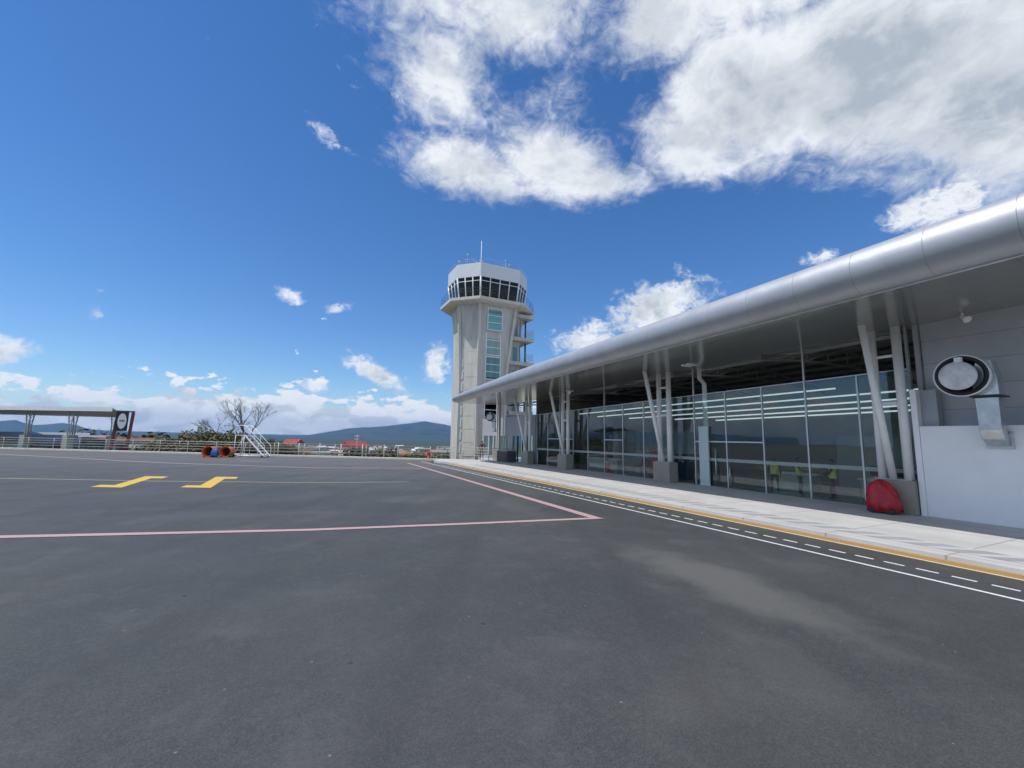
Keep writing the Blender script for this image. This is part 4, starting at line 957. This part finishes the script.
def gable(name, cx, cy, rz, w, d, h, rh, base, wallm, roofm, label, cat, group=None, openings=0, eave=.3, opm='dark'):
    e = empty(name, (cx,cy,base), label, cat, group, rz)
    b = MB(); b.loft([[(-w/2,-d/2,z),(w/2,-d/2,z),(w/2,d/2,z),(-w/2,d/2,z)] for z in (-.6,h)]); b.build('wall', wallm, e)
    b = MB(); W = w/2+eave; D = d/2+eave
    b.loft([[(x,-D,h-.02),(x,D,h-.02),(x,D,h+.12),(x,0,h+rh+.12),(x,-D,h+.12)] for x in (-W,W)]); b.build('roof', roofm, e)
    for k in range(openings):
        x = -w/2 + w*(k+.5)/openings; ww = w/openings*.28
        b = MB(); b.box(x-ww,x+ww,-d/2-.04,-d/2-.005,.7 if opm != 'dark' else .1,h*.78); b.build('window' if opm != 'dark' else 'opening', opm, e)
    return e
def atpx(az, r): return (r*math.sin(R(az)), r*math.cos(R(az)))
MT['brightred'] = mat('bright_red_roof', (.36,.06,.05), .8, var=.4, vscale=1.5)
MT['undergrey'] = mat('shelter_underside', (.34,.35,.37), .6, .1)
MT['rust'] = mat('rusty_roof', (.17,.09,.06), .8, var=.3, vscale=.5)
MT['zinc'] = mat('zinc_roof', (.33,.33,.33), .5, .3, var=.2, vscale=.4)
MT['terracotta'] = mat('terracotta_roof', (.38,.12,.07), .8, var=.25, vscale=.4)
MT['housewall'] = mat('house_wall', (.62,.60,.55), .85, var=.12)
MT['brick'] = mat('brick_wall', (.33,.20,.14), .9, var=.2)
for (az, r, rz, w, d, h, rh, wm, rm, lb, nop) in (
    (-21.9,92,-20,11,9,2.6,1.3,'housewall','zinc','low cream shed with wide zinc gable under the shelter roof',3),
    (-19.6,88,-24,8,8,2.4,1.2,'sheet','zinc','dark corrugated shed with zinc gable roof behind the lattice columns',2),
    (-17.6,84,-22,7,7,2.5,.8,'sheet','zinc','grey corrugated shed left of the maroon sign',2),
    (-15.7,84,-14,8.5,6,2.9,.5,'white','rust','small white building with open front behind the maroon sign',3),
    (-13.4,82,-12,6.0,6,2.1,.6,'greywall','zinc','small grey hut with one dark window right of the sign',1),
    (-24.2,96,-28,10,8,2.3,1.0,'concrete','zinc','low concrete shed at the left edge of the view',2)):
    x, y = atpx(az, r); gable('shed', x, y, R(rz*-1 if False else -az*1.0*0+rz*0-az*0) + R(-(-az)*0) + R(22), w, d, h, rh, tz(x,y)-.7, wm, rm, lb, 'shed', None, nop)
# dark parked containers/vehicles under the shelter
def car(x, y, rz, m, label):
    e = empty('parked_car', (x,y,tz(x,y)), label, 'car', None, rz)
    b = MB(); b.loft([[(-2.1,-.8,.3),(-2.1,.8,.3),(-2.1,.8,.75),(-2.1,-.8,.75)],[(-1.2,-.85,.25),(-1.2,.85,.25),(-1.2,.85,.95),(-1.2,-.85,.95)],[(1.6,-.85,.25),(1.6,.85,.25),(1.6,.85,.98),(1.6,-.85,.98)],[(2.1,-.8,.3),(2.1,.8,.3),(2.1,.8,.85),(2.1,-.8,.85)]]); b.build('body', m, e, bevel=.06)
    b = MB(); b.loft([[(-1.1,-.75,.93),(1.6,-.75,.93),(1.6,.75,.93),(-1.1,.75,.93)],[(-.5,-.62,1.45),(1.2,-.62,1.45),(1.2,.62,1.45),(-.5,.62,1.45)]]); b.build('cabin', 'winglass', e, bevel=.05)
    for wx in (-1.3,1.3):
        for s in (-1,1):
            b = MB(); b.tube([(wx,s*.7,.32),(wx,s*.88,.32)], .32, 16); b.build('wheel', 'black', e)
for (az, r, m, lb) in ((-22.3,76,'redcloth','dark maroon car parked under the shelter at its left'),(-21.0,77,'dark','dark car parked under the shelter between the lattice columns'),(-17.2,74,'navy','navy car parked left of the maroon sign'),(-19.3,75,'silver','silver car parked under the shelter near its middle column')):
    x, y = atpx(az, r); car(x, y, R(-33), MT[m], lb)

# low concrete wall segment at left edge
b = MB(); a, c = kq(66,1.6), kq(80,1.6); b.loft([[(a.x,a.y,-.4),(a.x+.2,a.y+.25,-.4),(a.x+.2,a.y+.25,1.35),(a.x,a.y,1.35)],[(c.x,c.y,-.4),(c.x+.2,c.y+.25,-.4),(c.x+.2,c.y+.25,1.35),(c.x,c.y,1.35)]])
tag(b.build('low_wall', 'concrete'), 'low concrete wall behind the railing at the left edge', 'wall')

# town in the valley
rng = random.Random(3)
def town():
    hs = []; kinds = {}
    for k in range(120):
        az = rng.uniform(-3.4, 21.5); r = rng.choice([rng.uniform(240,330), rng.uniform(260,480), rng.uniform(400,760)])
        x, y = atpx(az, r)
        if any((x-a)**2+(y-b_)**2 < 15**2 for a, b_ in hs): continue
        w = rng.uniform(7,12.5); d = rng.uniform(6,9); h = rng.choice([2.8,3.2,5.4]); rm = rng.choice(['terracotta','zinc','rust','roofwhite','zinc','terracotta']); wm = rng.choice(['housewall','white','housewall','brick','concrete'])
        hs.append((x,y)); kinds.setdefault((wm,rm), []).append((az,x,y,w,d,h,rng.uniform(.8,1.6),rng.uniform(-40,40)))
    for (wm,rm), L in kinds.items():
        rn = {'terracotta':'terracotta','zinc':'grey zinc','rust':'rusty','roofwhite':'white sheet','brightred':'bright red'}[rm]; wn_ = {'housewall':'cream','white':'white','brick':'brick','concrete':'grey'}[wm]
        for i, (az,x,y,w,d,h,rh,rz) in enumerate(sorted(L)):
            lb = f'{wn_} walled valley house with {rn} roof, {ORD[i]} of its kind from the left' if len(L) > 1 else f'only {wn_} walled valley house with {rn} roof'
            gable('house', x, y, R(rz), w, d, h, rh, tz(x,y), wm, rm, lb, 'house', 'houses of the valley town', 3, .5, 'winglass')
    return hs
HS = town()
# the big bright red roofed building and a white one
x, y = atpx(6.2,185); gable('house', x, y, R(28), 8.5, 8, 2.9, 2.2, tz(x,y)+2.6, 'housewall', 'brightred', 'long low building with bright red roof seen over the railing', 'building', None, 4)
x, y = atpx(-.6,210); gable('house', x, y, R(-32), 6, 6, 2.6, 1.8, tz(x,y)+3.6, 'housewall', 'brightred', 'small building with bright red roof right of the stairs', 'building', None, 3)
e = empty('radio_mast', (*atpx(6.5,150), tz(*atpx(6.5,150))), 'slim white mast above the bright red roof', 'mast')
b = MB(); b.tube([(0,0,0),(0,0,8.6)], [.12,.06], 6); b.build('pole', 'white', e)
b = MB(); 
for z in (7.2,8.2): b.tube([(-.9,0,z),(.9,0,z)], .07, 5)
b.build('crossarm', 'white', e)

# ------------------------------------------------------------------ vegetation
def leafmat(name, c1, c2):
    m = mat(name, c1, .7, col2=c2, vscale=1.3, detail=3); return m
MT['leaf'] = leafmat('leaf_olive', (.085,.085,.032), (.15,.135,.06))
MT['leaf2'] = leafmat('leaf_green', (.07,.11,.025), (.14,.16,.04))
MT['leaf3'] = leafmat('leaf_dark', (.055,.068,.028), (.10,.10,.045))
def bush(cx, cy, rx, ry, h, m, label, nleaf=2600, seed=1, name='bush', cat='bush', group=None, trunk=True, base=None, size=.16):
    rg = random.Random(seed); z0 = tz(cx,cy) if base is None else base
    e = empty(name, (cx,cy,z0), label, cat, group)
    b = MB(); cl = []
    for k in range(34):
        a = rg.uniform(0,2*math.pi); q = math.sqrt(rg.random()); zz = h*(.35+.6*rg.random()*(1-q*q*.6)); cl.append((rx*q*math.cos(a), ry*q*math.sin(a), zz, rg.uniform(.16,.34)*min(rx,h)))
    for k in range(nleaf):
        c = rg.choice(cl); u = Vector((rg.gauss(0,1),rg.gauss(0,1),rg.gauss(0,1))).normalized()*c[3]*rg.uniform(.6,1.1)
        p = Vector(c[:3]) + u
        if p.z < .05: p.z = .05
        nrm = (u.normalized() + Vector((rg.uniform(-.6,.6),rg.uniform(-.6,.6),rg.uniform(-.2,.8)))).normalized(); t1 = nrm.orthogonal().normalized(); t2 = nrm.cross(t1); s_ = size*rg.uniform(.6,1.3)
        b.face([p+t1*s_, p+t2*s_*.6, p-t1*s_, p-t2*s_*.6])
    b.build('crown' if trunk else 'foliage', m, e)
    if trunk:
        b = MB(); b.tube([(0,0,0),(.1,0,h*.3),(.0,.1,h*.6)], [.14,.1,.05], 7)
        for k in range(5): c = cl[k]; b.tube([(.05,0,h*.25),(c[0]*.5,c[1]*.5,c[2]*.7),c[:3]], [.07,.05,.02], 5)
        b.build('trunk', 'bark', e)
    return e
B = [(-10.9,62,3.2,2.0,2.7,'leaf','broad olive green bush left of the bare trees'),(-8.7,60,3.4,2.2,3.4,'leaf','tall dark olive bush mound behind the orange ducts'),
     (-6.6,61,3.2,2.2,3.3,'leaf3','dark green bush behind the white stairs'),(-4.0,64,2.6,1.8,2.6,'leaf2','yellow green bush right of the white stairs'),
     (-12.6,66,3.0,2,2.4,'leaf','low olive bush beside the grey hut'),(-2.2,66,2.2,1.6,1.9,'leaf3','low dark bush at the right end of the hedge')]
for i, (az, r, rx, ry, h, m, lb) in enumerate(B):
    x, y = atpx(az, r); bush(x, y, rx, ry, h+.55, m, lb, 3000, i+5, base=tz(x,y))
rg2 = random.Random(12); tk = {}
for i in range(64):
    az = rg2.uniform(-3, 21); r = rg2.uniform(120, 600); x, y = atpx(az, r)
    if any((x-a)**2+(y-c)**2 < 10**2 for a, c in HS): continue
    tk.setdefault(rg2.choice(['leaf','leaf2','leaf3']), []).append((az, x, y, rg2.uniform(3,5.5), rg2.uniform(3,5), rg2.uniform(3.0,5.0)))
for az, r in ((-19,100),(-16.6,108),(-23,110),(-14.3,100)):
    x, y = atpx(az, r); tk['leaf3'].append((az, x, y, 4, 4, 3.6))
for m, L in tk.items():
    k = {'leaf':'olive','leaf2':'light green','leaf3':'dark green'}[m]
    for i, (az, x, y, rx, ry, h) in enumerate(sorted(L)):
        bush(x, y, rx, ry, h, m, f'{k} leafy tree beyond the apron, {ORD[i]} of its colour from the left', 420, 100+i, 'tree', 'tree', f'{k} trees beyond the apron', size=.5)
# bare trees
def bare_tree(x, y, h, label, seed, lean=0., spread=.5, depth=6, r0=.15):
    rg = random.Random(seed); e = empty('bare_tree', (x,y,tz(x,y)), label, 'tree')
    tb_, cb_ = MB(), MB()
    def grow(p, d, L, r, k):
        q = p + d*L*.5 + Vector((rg.uniform(-.08,.08),rg.uniform(-.08,.08),0))*L; e_ = q + (d + Vector((rg.uniform(-.2,.2),rg.uniform(-.2,.2),.05))).normalized()*L*.5
        (tb_ if k >= depth-1 else cb_).tube([p,q,e_], [r,r*.85,r*.68], 5 if k < 4 else 7, cap=False)
        if k == 0: return
        for j in range(3 if k > 1 else 3):
            if rg.random() < .12 and k < depth-1: continue
            a = rg.uniform(0,2*math.pi); s_ = rg.uniform(.45,.85)*(.8+spread)
            nd = (d + Vector((math.cos(a)*s_, math.sin(a)*s_, rg.uniform(-.05,.3)))).normalized()
            grow(e_, nd, L*rg.uniform(.62,.80), r*.62, k-1)
    grow(Vector((0,0,0)), Vector((lean,0,1)).normalized(), h*.32, r0, depth)
    tb_.build('trunk', 'bark', e); cb_.build('branches', 'bark', e)
x, y = atpx(-5.3,66); bare_tree(x, y, 8.2, 'larger bare tree with wide dense twigs behind the white stairs', 21, .12, .05, 6, .17)
x, y = atpx(-7.6,66); bare_tree(x, y, 6.6, 'smaller bare tree with sparse twigs above the orange ducts', 9, -.03, .15, 5, .11)

# fence behind railing on the left
fe = empty('wire_fence', (*kp(20,7), -.9), 'dark horizontal bar fence behind the railing beyond the ducts', 'fence'); T0 = Matrix.Translation(-fe.location)
for h in (.5,1.0,1.5,2.0):
    b = MB(); b.tube([(*kp(12,7),-.9+h),(*kp(41,7),-.9+h)], .05, 5); o = b.build('bar', 'bark', fe); o.matrix_parent_inverse = T0
for k in range(12):
    b = MB(); b.tube([(*kp(12+k*2.6,7),-1.0),(*kp(12+k*2.6,7),1.2)], .06, 6); o = b.build('post', 'steelpost', fe); o.matrix_parent_inverse = T0

# ------------------------------------------------------------------ haze
hz = MB(); hz.box(-16000,16000,-3000,14500,-75,420)
hm = bpy.data.materials.new('haze'); hm.use_nodes = True; t = hm.node_tree; t.nodes.clear()
o_ = t.nodes.new('ShaderNodeOutputMaterial'); pv = t.nodes.new('ShaderNodeVolumePrincipled')
pv.inputs['Density'].default_value = 5.6e-5; pv.inputs['Color'].default_value = (.18,.50,1.0,1); pv.inputs['Anisotropy'].default_value = .2
t.links.new(pv.outputs[0], o_.inputs['Volume'])
MT['haze'] = hm
h = hz.build('haze', 'haze'); h['kind'] = 'stuff'
